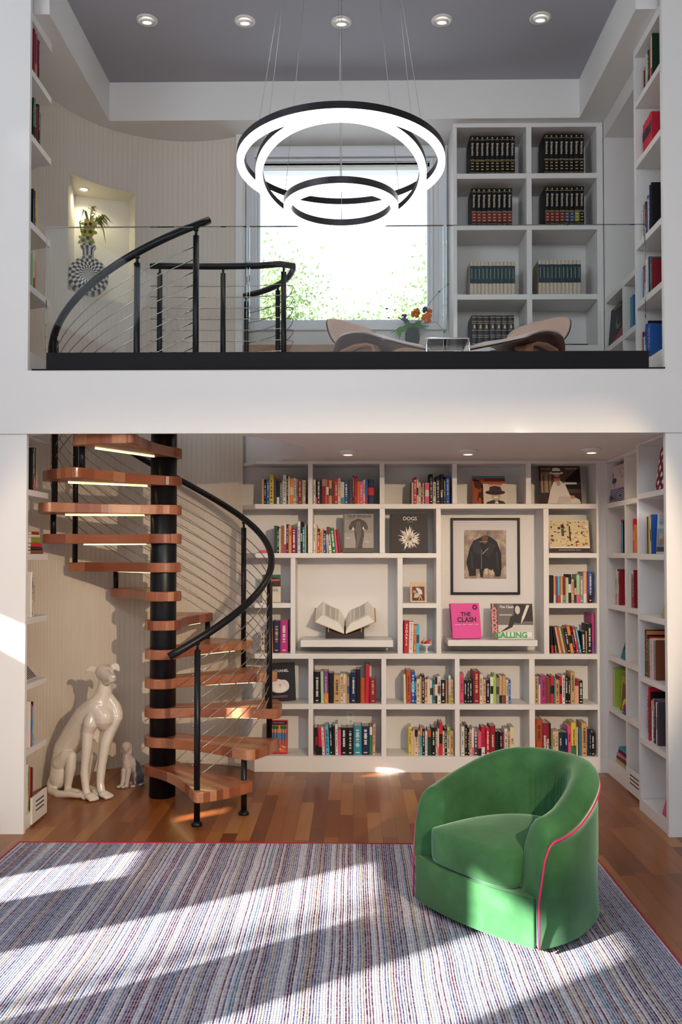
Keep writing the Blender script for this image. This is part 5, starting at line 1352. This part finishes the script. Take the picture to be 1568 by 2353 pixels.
# base under the seat with the bowed front
def front_y(x): return -0.045*(1-(x/(W2+0.03))**2) - 0.006
xs_ = [-(W2-0.004) + 2*(W2-0.004)*i/24 for i in range(25)]
inner = [plan(u) + (pnorm(u)*-0.03) for u in us[4:-4]]
poly = [(x, front_y(x)) for x in xs_] + [(p.x, p.y) for p in reversed(inner)]
m = MB(); m.prism(poly, 0.035, 0.232, smooth=False)
for i in range(len(m.f)):
    if len(m.f[i]) == 4: m.sm[i] = True
part('seat_base', m, VEL, ac, bevel=0.008)
# seat cushion: D-shaped, domed
cw = W2 - 0.104
out = []
for i in range(33): x = -cw + 2*cw*i/32; out.append((x, front_y(x)*0.9 - 0.006 + 0.03*(abs(x)/cw)**8))
for i in range(1, 40):
    a = pi*i/40; out.append((cw*cos(a)*1.0, 0.05 + 0.46*abs(sin(a))**0.8))
cc = Vector((0, 0.2)); rows = []
def lay(sc, z): return [(cc.x + (x-cc.x)*sc, cc.y + (y-cc.y)*sc, z) for x, y in out]
rows = [lay(0.94, 0.238), lay(0.985, 0.245), lay(1.0, 0.262), lay(1.006, 0.31), lay(1.003, 0.358), lay(0.994, 0.371), lay(0.975, 0.379), lay(0.85, 0.388), lay(0.6, 0.397), lay(0.3, 0.401), lay(0.02, 0.402)]
m = MB(); m.grid(rows, closed_v=True)
m.poly([tuple(p) for p in reversed(rows[0])]); m.poly(rows[-1])
part('seat_cushion', m, VEL, ac)
# piping: under the roll on the outside, down both front corners
PINK = pm('pink_piping', '#c2185b', 0.5)
for side in (0, 1):
    pts = []
    for i in range(60):
        e = 0.0 + 0.40*i/59; u = e if side == 0 else 1-e
        h = max(0.225, top_h(u)-0.075)
        q = plan(u) + pnorm(u)*0.0135
        if i == 0: pts += [(q.x, q.y, z) for z in (0.04, 0.1, 0.16, 0.21)]
        pts.append((q.x, q.y, h - 0.003))
    m = MB(); m.tube(pts, 0.0042, 8); part('piping', m, PINK, ac)
m = MB(); m.lathe([(0, 0), (0.24, 0), (0.24, 0.034), (0, 0.034)], 32, (0, 0.3, 0.0005)); part('swivel_base', m, BLACK, ac)

# ---------------------------------------------------------------- ceramic dogs
def L3(cx, cy, y, s=2254.0, x0=600, z0=2058):
    z = (z0-cy)/s; k = y/5.8
    return Vector(((cx-x0)/s - 1.79*k, y, z + (z-1.6)*k*min(1, max(0, z-0.1)/0.35)))
DOGM = pm('cream_glazed_ceramic', (0.74, 0.67, 0.57), 0.10, coat=0.7)
pd = at_z(100+600/6.533, 1825, 0.0)
dog = thing('greyhound_statue', 'large cream glazed ceramic greyhound statue sitting by the bead-board wall', 'statue', (pd.x, pd.y, 0.0))
m = MB(); D = L3
# body, neck, head
m.limb([D(265, 1690, 0.09), D(330, 1400, 0.08), D(470, 1130, 0.04), D(640, 900, 0.0), D(800, 760, -0.03)], [0.075, 0.083, 0.082, 0.088, 0.083], 16)
m.limb([D(820, 800, -0.035), D(900, 900, -0.06), D(900, 985, -0.065)], [0.085, 0.078, 0.05], 16)
m.limb([D(760, 1000, -0.02), D(770, 1180, -0.03), D(800, 1255, -0.035)], [0.07, 0.035, 0.014], 12)
m.limb([D(400, 1330, 0.06), D(560, 1180, 0.01), D(740, 1080, -0.02)], [0.07, 0.06, 0.06], 14)
m.limb([D(840, 720, -0.03), D(900, 560, -0.03), D(918, 400, -0.03), D(915, 300, -0.03)], [0.078, 0.057, 0.047, 0.045], 16)
m.limb([D(905, 232, -0.025), D(935, 248, -0.055)], [0.058, 0.052], 16)
m.limb([D(940, 275, -0.085), D(985, 305, -0.14), D(1012, 315, -0.175)], [0.044, 0.034, 0.028], 14)
m.limb([D(935, 345, -0.07), D(990, 350, -0.15)], [0.032, 0.021], 12)
m.limb([D(985, 620, -0.03), D(1060, 740, -0.03), D(1090, 860, -0.035)], [0.035, 0.042, 0.046], 14)
m.ell(D(1022, 296, -0.198), (0.019, 0.012, 0.013), 12)
m.ell(D(868, 225, -0.075), (0.017, 0.014, 0.019), 10); m.ell(D(1000, 222, -0.064), (0.016, 0.014, 0.019), 10)
# shoulders and forelegs
m.limb([D(745, 860, -0.07), D(700, 1000, -0.09), D(655, 1130, -0.085)], [0.05, 0.05, 0.036], 14)
m.limb([D(660, 1120, -0.085), D(648, 1330, -0.10), D(620, 1600, -0.105), D(612, 1700, -0.105), D(635, 1900, -0.115), D(655, 1990, -0.12)], [0.038, 0.034, 0.026, 0.028, 0.024, 0.026], 14)
m.limb([D(1080, 800, -0.03), D(1085, 900, -0.04), D(1010, 1080, -0.04)], [0.040, 0.045, 0.040], 14)
m.limb([D(1000, 1090, -0.04), D(925, 1290, -0.05), D(872, 1600, -0.055), D(862, 1700, -0.055), D(850, 1850, -0.06), D(865, 1950, -0.07)], [0.040, 0.037, 0.029, 0.030, 0.025, 0.027], 14)
def paw(cx, cy, y, dx, dy, r=0.036):
    c = D(cx, cy, y)
    m.ell((c.x, c.y, 0.024), (r, r*1.15, 0.024), 14)
    px, py = -dy, dx
    for k in (-1.5, -0.5, 0.5, 1.5):
        m.limb([(c.x + dx*0.02 + px*0.0155*k, c.y + dy*0.02 + py*0.0155*k, 0.021), (c.x + dx*(0.052-0.004*abs(k)) + px*0.017*k, c.y + dy*(0.052-0.004*abs(k)) + py*0.017*k, 0.0135)], [0.014, 0.0128], 10)
paw(700, 1985, -0.135, 0.75, -0.66); paw(910, 1960, -0.085, 0.85, -0.53)
# haunches and hind legs
m.ell(D(255, 1740, 0.045), (0.072, 0.07, 0.12), 18, Matrix.Rotation(radians(12), 3, 'Y'))
m.limb([D(250, 1600, 0.02), D(330, 1500, -0.01), D(415, 1480, -0.03)], [0.055, 0.044, 0.032], 14)
m.limb([D(420, 1480, -0.03), D(405, 1650, -0.03), D(370, 1900, -0.02), D(360, 1990, -0.02)], [0.033, 0.036, 0.024, 0.024], 14)
m.limb([D(360, 2000, -0.02), D(480, 1990, -0.06), D(560, 2010, -0.085)], [0.026, 0.024, 0.026], 12)
paw(585, 2020, -0.095, 0.85, -0.53, 0.033)
m.limb([D(420, 1560, 0.13), D(640, 1500, 0.10), D(735, 1520, 0.08)], [0.05, 0.04, 0.03], 14)
m.limb([D(738, 1525, 0.08), D(690, 1760, 0.09), D(650, 1930, 0.08), D(640, 1990, 0.07)], [0.032, 0.028, 0.023, 0.022], 14)
m.limb([D(640, 2000, 0.07), D(760, 2005, 0.0)], [0.024, 0.024], 12)
paw(790, 1995, -0.02, 0.85, -0.53, 0.032)
m.limb([D(150, 1830, 0.10), D(105, 1940, 0.07), D(120, 2020, 0.01), D(220, 2025, -0.055), D(400, 2005, -0.09), D(540, 2010, -0.12)], [0.03, 0.03, 0.029, 0.026, 0.022, 0.016], 12)
# ears
def ear(pts, y0, y1):
    m.prism([(D(cx, cy, 0).x, D(cx, cy, 0).z) for cx, cy in pts], y0, y1, ax='y')
ear([(830, 170), (760, 128), (705, 120), (660, 160), (625, 218), (680, 214), (730, 218), (785, 255), (830, 250)], -0.022, -0.002)
ear([(985, 150), (1040, 95), (1080, 78), (1127, 98), (1146, 150), (1143, 212), (1105, 200), (1075, 182), (1045, 180), (1000, 200)], -0.022, -0.002)
blob('body', m, DOGM, dog, 0.005, 2)
for cx, cy, y in ((866, 226, -0.087), (1004, 223, -0.074)):
    e = MB(); c = D(cx, cy, y); e.ell(c, (0.011, 0.008, 0.007), 12); part('eye', e, pm('darker_glaze', (0.5, 0.42, 0.34), 0.15, coat=0.6), dog)  # eyes in a darker glaze than the body

ps = at_z(100+1265/6.533, 1806, 0.0)
def S(cx, cy, y): return Vector(((cx-1265)/2169.0 - 1.57*y/6.0, y, (1945-cy)/2169.0))
g = NG('grey_and_white_porcelain')
x, y, z = g.sep(g.tc.outputs['Object'])
nz = g.noise(g.tc.outputs['Object'], 30.0, 3)
rump = g.math('GREATER_THAN', g.math('ADD', g.math('ADD', x, g.math('MULTIPLY', y, 0.35)), g.math('MULTIPLY', g.math('SUBTRACT', nz, 0.5), 0.03)), 0.052)
low = g.math('GREATER_THAN', z, 0.018)
g.col(g.mix(g.math('MULTIPLY', rump, low), '#c3b6ad', '#5a5a66')); g.val('Roughness', 0.1); g.val('Coat Weight', 0.6)
sd = thing('spaniel_figurine', 'small sitting porcelain spaniel with a grey rump beside the stair column', 'figurine', (ps.x, ps.y, 0.0))
m = MB()
m.limb([S(1430, 1800, 0.045), S(1380, 1690, 0.03), S(1310, 1590, 0.0), S(1270, 1520, -0.01)], [0.043, 0.045, 0.041, 0.03], 14)
m.limb([S(1265, 1640, -0.02), S(1255, 1560, -0.02), S(1245, 1440, -0.015)], [0.036, 0.034, 0.026], 14)
m.ell(S(1245, 1345, -0.012), (0.035, 0.036, 0.033), 16); m.limb([S(1235, 1375, -0.04), S(1228, 1392, -0.062)], [0.021, 0.0155], 12); m.ell(S(1226, 1378, -0.078), (0.008, 0.006, 0.006), 8)
for cx, d_ in ((1183, -1), (1312, 1)):
    m.limb([S(cx+d_*-12, 1325, -0.005), S(cx, 1380, -0.008), S(cx+d_*4, 1435, -0.008)], [0.012, 0.013, 0.012], 10)
m.limb([S(1205, 1690, -0.035), S(1195, 1800, -0.04), S(1180, 1900, -0.045)], [0.021, 0.0155, 0.014], 12); m.ell((S(1165, 0, 0).x, -0.06, 0.011), (0.018, 0.021, 0.011), 12)
m.limb([S(1275, 1700, -0.04), S(1262, 1810, -0.045), S(1250, 1915, -0.05)], [0.022, 0.016, 0.014], 12); m.ell((S(1232, 0, 0).x, -0.068, 0.011), (0.019, 0.022, 0.011), 12)
m.ell(S(1435, 1810, 0.01), (0.034, 0.034, 0.05), 14); m.limb([S(1400, 1780, -0.01), S(1390, 1880, -0.025)], [0.026, 0.014], 12); m.ell((S(1365, 0, 0).x, -0.045, 0.010), (0.02, 0.016, 0.010), 12)
m.limb([S(1480, 1880, 0.07), S(1500, 1915, 0.03), S(1450, 1925, -0.01)], [0.014, 0.013, 0.01], 10)
m.ell((S(1310, 0, 0).x, 0.02, 0.013), (0.016, 0.02, 0.013), 10)
m.ell(S(1240, 1500, -0.045), (0.014, 0.008, 0.025), 10)
blob('body', m, g.m, sd, 0.0034, 3)

# ---------------------------------------------------------------- flask vase with orchids in the niche
g = NG('checkered_glaze')
x, y, z = g.sep(g.tc.outputs['Object'])
r = g.math('SQRT', g.math('ADD', g.math('MULTIPLY', x, x), g.math('MULTIPLY', z, z)))
an = g.math('ARCTAN2', z, x)
def par(v, n): return g.math('MODULO', g.math('ADD', g.math('FLOOR', g.math('MULTIPLY', v, n)), 1000.0), 2.0)
c1 = g.math('ABSOLUTE', g.math('SUBTRACT', par(an, 36/(2*pi)), par(g.math('POWER', r, 0.85), 30.0)))
an2 = g.math('ARCTAN2', y, x)
c2 = g.math('ABSOLUTE', g.math('SUBTRACT', par(an2, 16/(2*pi)), g.math('MULTIPLY', par(z, 50.0), g.math('GREATER_THAN', z, 0.213))))
neck = g.math('GREATER_THAN', z, 0.152)
f = g.math('ADD', g.math('MULTIPLY', c1, g.math('SUBTRACT', 1.0, neck)), g.math('MULTIPLY', c2, neck))
g.col(g.mix(f, '#d8d0c2', '#17181d')); g.val('Roughness', 0.3)
pv = at_y(202, 668, 6.37)
va = thing('checkered_vase', 'round flat-sided vase in a black and white spiral checker standing in the niche', 'vase', (pv.x, 6.37, NZ0+0.0005), radians(20))
m = MB(); ZB0 = 0.135; R0 = 0.148
rows = []
prof = [(0.001, -0.082), (0.05, -0.081), (0.09, -0.074), (0.122, -0.058), (0.143, -0.034), (R0, 0.0), (0.143, 0.034), (0.122, 0.058), (0.09, 0.074), (0.05, 0.081), (0.001, 0.082)]
for k in range(64):
    a = 2*pi*k/64; row = []
    for rr_, yy in prof:
        xx, zz = rr_*cos(a), rr_*sin(a)
        row.append((xx, yy, max(zz, -ZB0)))
    rows.append(row)
m.grid(rows, closed_u=True)
m.lathe([(0.046, 0.135), (0.041, 0.155), (0.041, 0.195), (0.046, 0.205), (0.056, 0.215), (0.058, 0.228), (0.054, 0.236), (0.044, 0.238), (0.036, 0.225), (0.034, 0.19)], 40)
q = part('body', m, g.m, va); q.location = (0, 0, ZB0)
fl = thing('orchid_bouquet', 'green orchids and grass plumes standing in the checkered vase', 'flowers', (pv.x, 6.37, NZ0+ZB0+0.262))
GREEN = pm('leaf_green', '#7c9440', 0.5); OLV = pm('plume_olive', '#8a9346', 0.8); ORC = pm('orchid_petal', '#b9bd5a', 0.5, vary=0.2, vscale=30); ORY = pm('orchid_yellow', '#e3d07a', 0.5, vary=0.15, vscale=30); LIP = pm('orchid_lip', '#7a4a52', 0.5)
def leaf(pts, w0, mat, name='leaf', par_=fl):
    m = MB(); pts = [Vector(p) for p in pts]; rows = []
    for i, p in enumerate(pts):
        t = i/(len(pts)-1); w_ = w0*sin(pi*(0.12+0.86*t)) if t < 1 else 0.0006
        d_ = (pts[min(i+1, len(pts)-1)] - pts[max(i-1, 0)]).normalized(); sd_ = d_.cross(Vector((0.2, -1, 0.1))).normalized()
        rows.append([p - sd_*w_, p + Vector((0, 0.002, 0.001)), p + sd_*w_])
    m.grid(rows); part(name, m, mat, par_)
def orchid(c, s, rot, mat):
    c = Vector(c); R = Matrix.Rotation(rot, 3, 'Y')
    m = MB()
    for k in range(5):
        a = 2*pi*k/5 + pi/2; d_ = R @ Vector((cos(a), 0, sin(a)))
        m.ell(c + d_*s*0.62 + Vector((0, -0.004, 0)), (s*0.55, s*0.16, s*0.33), 12, R @ Matrix.Rotation(-a, 3, 'Y'))
    o = part('orchid_flower', m, mat, fl)
    m = MB(); m.ell(c + Vector((0, -0.016, -s*0.15)), (s*0.3, s*0.35, s*0.3), 10); part('lip', m, LIP, o)
rr = random.Random(3)
for c, s, ro, mt_ in (((0.03, -0.03, 0.125), 0.042, 0.3, ORY), ((-0.002, -0.04, 0.118), 0.036, 1.1, ORY), ((0.035, -0.045, 0.062), 0.042, 0.6, ORC), ((-0.005, -0.05, 0.06), 0.036, 0.1, ORC), ((0.018, -0.055, 0.012), 0.044, 0.9, ORC), ((-0.02, -0.045, 0.0), 0.04, 0.4, ORC), ((0.03, -0.035, -0.02), 0.03, 0.2, ORC)): orchid(c, s, ro, mt_)
for pts, w_ in (([(0, 0, 0.0), (0, -0.01, 0.15), (-0.015, -0.02, 0.22), (-0.03, -0.02, 0.235), (-0.042, -0.03, 0.17)], 0.010), ([(0.01, 0, 0.05), (0.03, -0.02, 0.17), (0.06, -0.02, 0.215)], 0.006),
               ([(-0.01, 0, 0), (-0.045, -0.02, 0.07), (-0.055, -0.03, 0.14), (-0.03, -0.03, 0.16)], 0.006), ([(-0.01, -0.01, -0.02), (-0.03, -0.03, 0.03), (-0.05, -0.03, 0.09)], 0.005),
               ([(0.0, 0, 0.0), (0.05, -0.01, 0.12), (0.10, -0.03, 0.14), (0.125, -0.04, 0.07), (0.145, -0.05, -0.03)], 0.006), ([(0.01, -0.02, -0.01), (0.04, -0.04, 0.0), (0.05, -0.05, -0.03)], 0.01)): leaf(pts, w_, GREEN)
def plume(base, tip, droop, n, L):
    base, tip = Vector(base), Vector(tip)
    m = MB(); m.tube([base, base.lerp(tip, .5) + Vector((0, 0, 0.01)), tip], 0.002, 6)
    for k in range(n):
        t = rr.uniform(0.35, 1.0); p = base.lerp(tip, t) + Vector((0, 0, 0.01))
        d_ = Vector((rr.uniform(-0.4, 0.8), rr.uniform(-0.6, 0.5), rr.uniform(-0.3, 1.0))).normalized() * L*rr.uniform(0.5, 1)
        m.tube([p, p + d_*0.5, p + d_ + Vector((droop*0.4, 0, -abs(droop)))], 0.0013, 4, caps=False)
    part('grass_plume', m, OLV, fl)
plume((0.0, 0, 0.05), (0.03, -0.01, 0.25), 0.01, 90, 0.045)
plume((0.02, 0, 0.13), (0.125, -0.03, 0.17), 0.05, 120, 0.05)

# ---------------------------------------------------------------- lounge chairs on the loft
FABP = pm('pale_rose_fabric', '#cdb0a2', 0.85, bump=0.15, bscale=500, sheen=0.2); FABL = pm('light_seat_fabric', '#cfc4be', 0.85, bump=0.15, bscale=500)
PLY = pm('bent_walnut_plywood', '#5a3a34', 0.35, vary=0.2, vscale=12, bstretch=(1, 8, 8)); PLYE = pm('ply_edge', '#a87860', 0.5)
def lounge(px_c, Yc, flip, rz_, label):
    """front of the seat points to local +x"""
    p = at_y(px_c, 790, Yc)
    t = thing('lounge_chair', label, 'lounge chair', (p.x, Yc, MZ-0.003), rz_, group=None)
    SL_, SW = 0.50, 0.52; rows_t, rows_b = [], []
    cols = 17; rws = 21
    def srf(u, v):           # u: back->front, v: side
        zc = 0.372 - 0.105*max(0, (0.32-u)/0.32)**1.8 - 0.085*max(0, (u-0.42)/0.58)**1.7
        zc += -0.02*(1-(2*v-1)**2)*(1 if u < 0.8 else (1-u)/0.2)
        inset = 0.5*SW*(1 - 0.16*max(0, (u-0.7)/0.3)**2 - 0.20*max(0, (0.25-u)/0.25)**2)
        return Vector((-0.22 + SL_*u, (2*v-1)*inset, zc))
    def shell(th, dz, shr):
        rows = []
        for j in range(cols):
            v = j/(cols-1); r_ = []
            for i in range(rws): q = srf(shr + (1-2*shr)*i/(rws-1), shr + (1-2*shr)*v); r_.append(q + Vector((0, 0, dz)))
            for i in reversed(range(rws)):
                q = srf(shr + (1-2*shr)*i/(rws-1), shr + (1-2*shr)*v); e = min(i, rws-1-i, j, cols-1-j); r_.append(q + Vector((0, 0, dz + th*min(1, 0.35+0.3*e))))
            rows.append(r_)
        m = MB(); m.grid(rows, closed_v=True)
        k = len(rows[0]); b0 = 0; b1 = (cols-1)*k
        m.f.append([b0+i for i in reversed(range(k))]); m.mi.append(0); m.sm.append(False); m.f.append([b1+i for i in range(k)]); m.mi.append(0); m.sm.append(False)
        return m
    part('seat_shell', shell(0.010, 0, 0.0), PLY, t); part('seat_cushion', shell(0.024, 0.0105, 0.006), FABL, t)
    rows = []
    def bk(a, b, off):
        bb = 0.5 - 0.5*cos(pi*b); w_ = 0.25*max(0.02, 1 - abs(2*bb-1)**2.6)**0.42; y_ = (2*a-1)
        zz = 0.345 + 0.225*bb
        return Vector((-0.265 - 0.075*bb + 0.07*(y_*w_/0.25)**2 + off, y_*w_, zz))
    for o_, nm, mt_ in ((0.0, 'backrest_shell', PLY), (0.013, 'backrest_cushion', FABP)):
        th = 0.011 if o_ == 0 else 0.022; rows = []
        for j in range(13):
            r_ = []
            for i in range(13): r_.append(bk(j/12, i/12, o_))
            for i in reversed(range(13)):
                e = min(i, 12-i, j, 12-j); r_.append(bk(j/12, i/12, o_ + th*min(1, 0.3+0.35*e)))
            rows.append(r_)
        m = MB(); m.grid(rows, closed_v=True); k = len(rows[0])
        m.f.append(list(reversed(range(k)))); m.mi.append(0); m.sm.append(False); m.f.append([12*k+i for i in range(k)]); m.mi.append(0); m.sm.append(False)
        part(nm, m, mt_, t)
    def strap(pts, w_, th, y0, nm, mt_):
        m = MB(); n_ = len(pts); pv_ = [Vector((x_, 0, z_)) for x_, z_ in pts]; rows = []
        for i, q in enumerate(pv_):
            d_ = (pv_[min(i+1, n_-1)] - pv_[max(i-1, 0)]).normalized(); nn = Vector((-d_.z, 0, d_.x))
            rows.append([(q.x - nn.x*th/2, y0-w_/2, q.z - nn.z*th/2), (q.x - nn.x*th/2, y0+w_/2, q.z - nn.z*th/2), (q.x + nn.x*th/2, y0+w_/2, q.z + nn.z*th/2), (q.x + nn.x*th/2, y0-w_/2, q.z + nn.z*th/2)])
        m.grid(rows, closed_v=True, smooth=False); m.poly(rows[0][::-1]); m.poly(rows[-1]); part(nm, m, mt_, t)
    for y0 in (-0.17, 0.17):
        strap([(0.20, 0.003), (0.185, 0.10), (0.17, 0.22), (0.14, 0.285), (0.09, 0.305), (-0.02, 0.315)], 0.05, 0.016, y0, 'leg', PLYE)
        strap([(-0.33, 0.003), (-0.27, 0.14), (-0.21, 0.25), (-0.15, 0.30), (-0.02, 0.316)], 0.05, 0.016, y0, 'leg', PLYE)
    strap([(-0.02, 0.327), (-0.18, 0.318), (-0.26, 0.34), (-0.31, 0.40), (-0.345, 0.50)], 0.11, 0.016, 0.0, 'back_support', PLYE)
    return t
lounge(868, 5.82, 1, radians(-46), 'pale pink upholstered plywood lounge chair left of the glass table, on the loft')
lounge(1195, 5.80, -1, radians(180+46), 'pale pink upholstered plywood lounge chair right of the glass table, on the loft')
# clear side table
p = at_y(1024, 790, 5.75)
tb = thing('glass_side_table', 'low clear side table with chrome tube edge between the two lounge chairs', 'side table', (p.x, 5.75, MZ-0.003))
ZT = EYE.z + (1275-788)/(FPX/5.75) - MZ
def rrect(a, b, r_, n=6):
    out = []
    for cx_, cy_, q0 in ((a-r_, b-r_, 0), (-a+r_, b-r_, 90), (-a+r_, -b+r_, 180), (a-r_, -b+r_, 270)):
        for i in range(n+1): q = radians(q0 + 90*i/n); out.append((cx_ + r_*cos(q), cy_ + r_*sin(q)))
    return out
m = MB(); m.tube([(x_, y_, ZT) for x_, y_ in rrect(0.14, 0.16, 0.03)], 0.006, 8, closed=True); part('top_frame', m, CHROME, tb)
m = MB(); m.prism(rrect(0.133, 0.153, 0.025), ZT-0.004, ZT+0.004); part('glass_top', m, GLASS, tb)
for sx in (-1, 1):
    for sy in (-1, 1):
        m = MB(); m.tube([(sx*0.13, sy*0.15, ZT), (sx*0.138, sy*0.158, ZT-0.03), (sx*0.138, sy*0.158, 0.002)], 0.006, 8); part('leg', m, CHROME, tb)
# window bench with the little bouquet
m = MB(); m.box(-0.84, 0.735, 6.56, 6.798, MZ-0.003, 3.195); solo('window_bench', m, pm('pale_oak', '#a9835f', 0.45, vary=0.12, vscale=8, bstretch=(1, 12, 12)), 'low pale oak bench under the loft window', 'bench', org=(0, 6.7, MZ), bevel=0.004)
VY = 6.66; pq = at_y(948, 790, VY)
vz = thing('ribbed_vase', 'small dark ribbed glass vase in front of the loft window', 'vase', (pq.x, VY, 3.1955))
m = MB(); pr = [(0.0, 0.0), (0.034, 0.0)]
for k in range(24):
    t_ = k/23; pr.append((0.042 + 0.012*sin(pi*t_*0.9) + 0.005*abs(sin(pi*t_*3.5)), 0.006 + 0.135*t_))
m.lathe(pr + [(0.038, 0.141)], 28); part('body', m, pm('dark_green_glass', (0.012, 0.022, 0.02), 0.4, spec=0.1), vz)
fl = thing('flower_bouquet', 'orange and purple bouquet with green leaves in the small dark vase', 'flowers', (pq.x, VY, 3.1955+0.13))
rr = random.Random(8)
LG, LG2, OR, PU = pm('bright_leaf', '#3f7a34', 0.5), pm('fern_green', '#4f8a3c', 0.6), pm('orange_petal', '#d9762c', 0.5, vary=0.2, vscale=60), pm('purple_petal', '#5a3f8a', 0.5)
for k in range(26):
    a = rr.uniform(0, 2*pi); e = rr.uniform(0.1, 1.1); L = rr.uniform(0.06, 0.13); d_ = Vector((cos(a)*cos(e), sin(a)*cos(e)*0.6, sin(e)))
    leaf([(0, 0, 0), d_*L*0.5 + Vector((0, 0, 0.01)), d_*L + Vector((0, 0, -0.01))], rr.uniform(0.008, 0.014), LG if k % 2 else LG2, 'leaf', fl)
for k in range(5):
    leaf([(-0.02, -0.02, 0), (-0.07, -0.03, 0.01-0.006*k), (-0.13+0.012*k, -0.04, -0.03-0.012*k)], 0.008, LG2, 'fern_frond', fl)
for c, mt_, s in (((0.02, -0.03, 0.09), OR, 0.03), ((0.085, -0.03, 0.065), OR, 0.034), ((0.065, -0.05, 0.045), OR, 0.026), ((0.1, -0.01, 0.11), OR, 0.018), ((-0.05, -0.03, 0.075), PU, 0.018), ((0.08, 0.0, 0.12), PU, 0.022), ((0.03, 0.0, 0.12), PU, 0.014), ((-0.04, -0.04, 0.05), PU, 0.014)):
    m = MB()
    for k in range(9):
        d_ = Vector((rr.uniform(-1, 1), rr.uniform(-1, 0.5), rr.uniform(-0.7, 1))).normalized()
        m.ell(Vector(c) + d_*s*0.6, (s*0.42, s*0.3, s*0.42), 8)
    part('blossom', m, mt_, fl)
for pts in ([(0.03, 0, 0.05), (0.10, 0, 0.16), (0.16, 0, 0.23), (0.21, -0.01, 0.27)], [(-0.02, 0, 0.05), (-0.09, 0, 0.12), (-0.15, 0, 0.13)], [(0.06, 0, 0.04), (0.14, 0, 0.05), (0.19, 0, -0.01)], [(-0.02, 0, 0.04), (-0.10, -0.01, 0.08), (-0.14, -0.02, 0.07)]):
    m = MB(); m.tube(pts, 0.0016, 5)
    for q in pts[2:]: m.ell(q, (0.008, 0.004, 0.005), 8)
    part('grass_stem', m, LG, fl)

fl.scale = (1.3, 1.3, 1.3)

# ---------------------------------------------------------------- trees outside
LEAFM = pm('sunlit_leaf', '#a3b884', 0.7, vary=0.3, vscale=3.0); BARK = pm('tree_bark', '#5a4a3c', 0.9)
def tree(x_, y_, zbase, zc, rad, n, seed, label, lsize=0.06):
    t = thing('tree', label, 'tree', (x_, y_, zbase)); r = random.Random(seed)
    m = MB(); m.tube([(0, 0, 0), (0.05, 0, (zc-zbase)*0.6), (0.0, 0, zc-zbase)], [0.13, 0.09, 0.03], 8); part('trunk', m, BARK, t)
    m = MB()
    cl = [Vector((r.gauss(0, .5)*rad[0], r.gauss(0, .4)*rad[1], zc-zbase + r.gauss(0, .5)*rad[2])) for _ in range(16)]
    for k in range(n):
        c = r.choice(cl); p = c + Vector((r.gauss(0, .3)*rad[0], r.gauss(0, .3)*rad[1], r.gauss(0, .3)*rad[2]))
        a = Vector((r.uniform(-1, 1), r.uniform(-1, 1), r.uniform(-1, 1))).normalized(); b = a.cross(Vector((r.uniform(-1, 1), r.uniform(-1, 1), r.uniform(-1, 1)))).normalized()
        s = lsize*r.uniform(0.6, 1.2)
        m.quad(p - a*s - b*s*0.45, p + a*s*0.2 - b*s*0.6, p + a*s*1.1, p + b*s*0.6)
    part('foliage', m, LEAFM, t)
tree(-1.35, 12.6, 0, 4.7, (1.0, 0.9, 0.75), 17000, 1, 'pale green tree at the left of the loft window view', 0.036)
tree(0.30, 15.0, 0, 5.25, (0.9, 0.8, 0.75), 14000, 2, 'pale green tree in the middle of the loft window view', 0.036)
tree(1.35, 12.4, 0, 4.98, (0.75, 0.7, 0.95), 13000, 3, 'pale green tree at the right edge of the loft window view', 0.034)
tree(-10.9, -3.6, 0, 7.9, (1.5, 1.2, 1.1), 900, 4, 'tree outside the high side window, out of the view', 0.16)
tree(-10.7, -1.0, 0, 7.1, (0.9, 0.8, 1.5), 1500, 5, 'taller tree outside the high side window, out of the view', 0.15)

# ---------------------------------------------------------------- the least visible books beyond the 300 largest: one object
bks = [o for o in bpy.data.objects if o.get('category') == 'book' and o.parent is None and o.name.split('.')[0] == 'book']
def seen(o):
    p = o.matrix_world.translation; d = (p - EYE); L = d.length; d = d/L
    n = o.matrix_world.to_3x3() @ Vector((0, -1, 0))
    bb = [Vector(c) for c in o.bound_box]; w = max(c.x for c in bb)-min(c.x for c in bb); h = max(c.z for c in bb)
    hid = 0.25 if (p.x < -1.85 and p.y < 5.12) or (p.x > 1.75 and p.y < 5.12) else 1.0
    if 'x from' in o['label']: hid = 1
    return abs(n.dot(d))*w*h/L**2*hid
if len(bks) > 300:
    bks.sort(key=seen, reverse=True)
    rest = bks[300:]
    bm_ = bmesh.new(); mats = []
    bpy.context.evaluated_depsgraph_get().update(); bpy.context.view_layer.update()
    for o in rest:
        for q in [o] + list(o.children):
            me = q.data.copy(); me.transform(q.matrix_world)
            idx = []
            for mt in me.materials:
                if mt not in mats: mats.append(mt)
                idx.append(mats.index(mt))
            for pl in me.polygons: pl.material_index = idx[min(pl.material_index, len(idx)-1)]
            bm_.from_mesh(me); bpy.data.meshes.remove(me)
    me = bpy.data.meshes.new('books')
    bm_.to_mesh(me); bm_.free()
    for mt in mats: me.materials.append(mt)
    so = link('books', me); tag(so, 'remaining thin and half hidden books scattered along the shelves', 'books'); so['kind'] = 'stuff'
    for o in rest:
        for q in list(o.children): bpy.data.objects.remove(q)
        bpy.data.objects.remove(o)
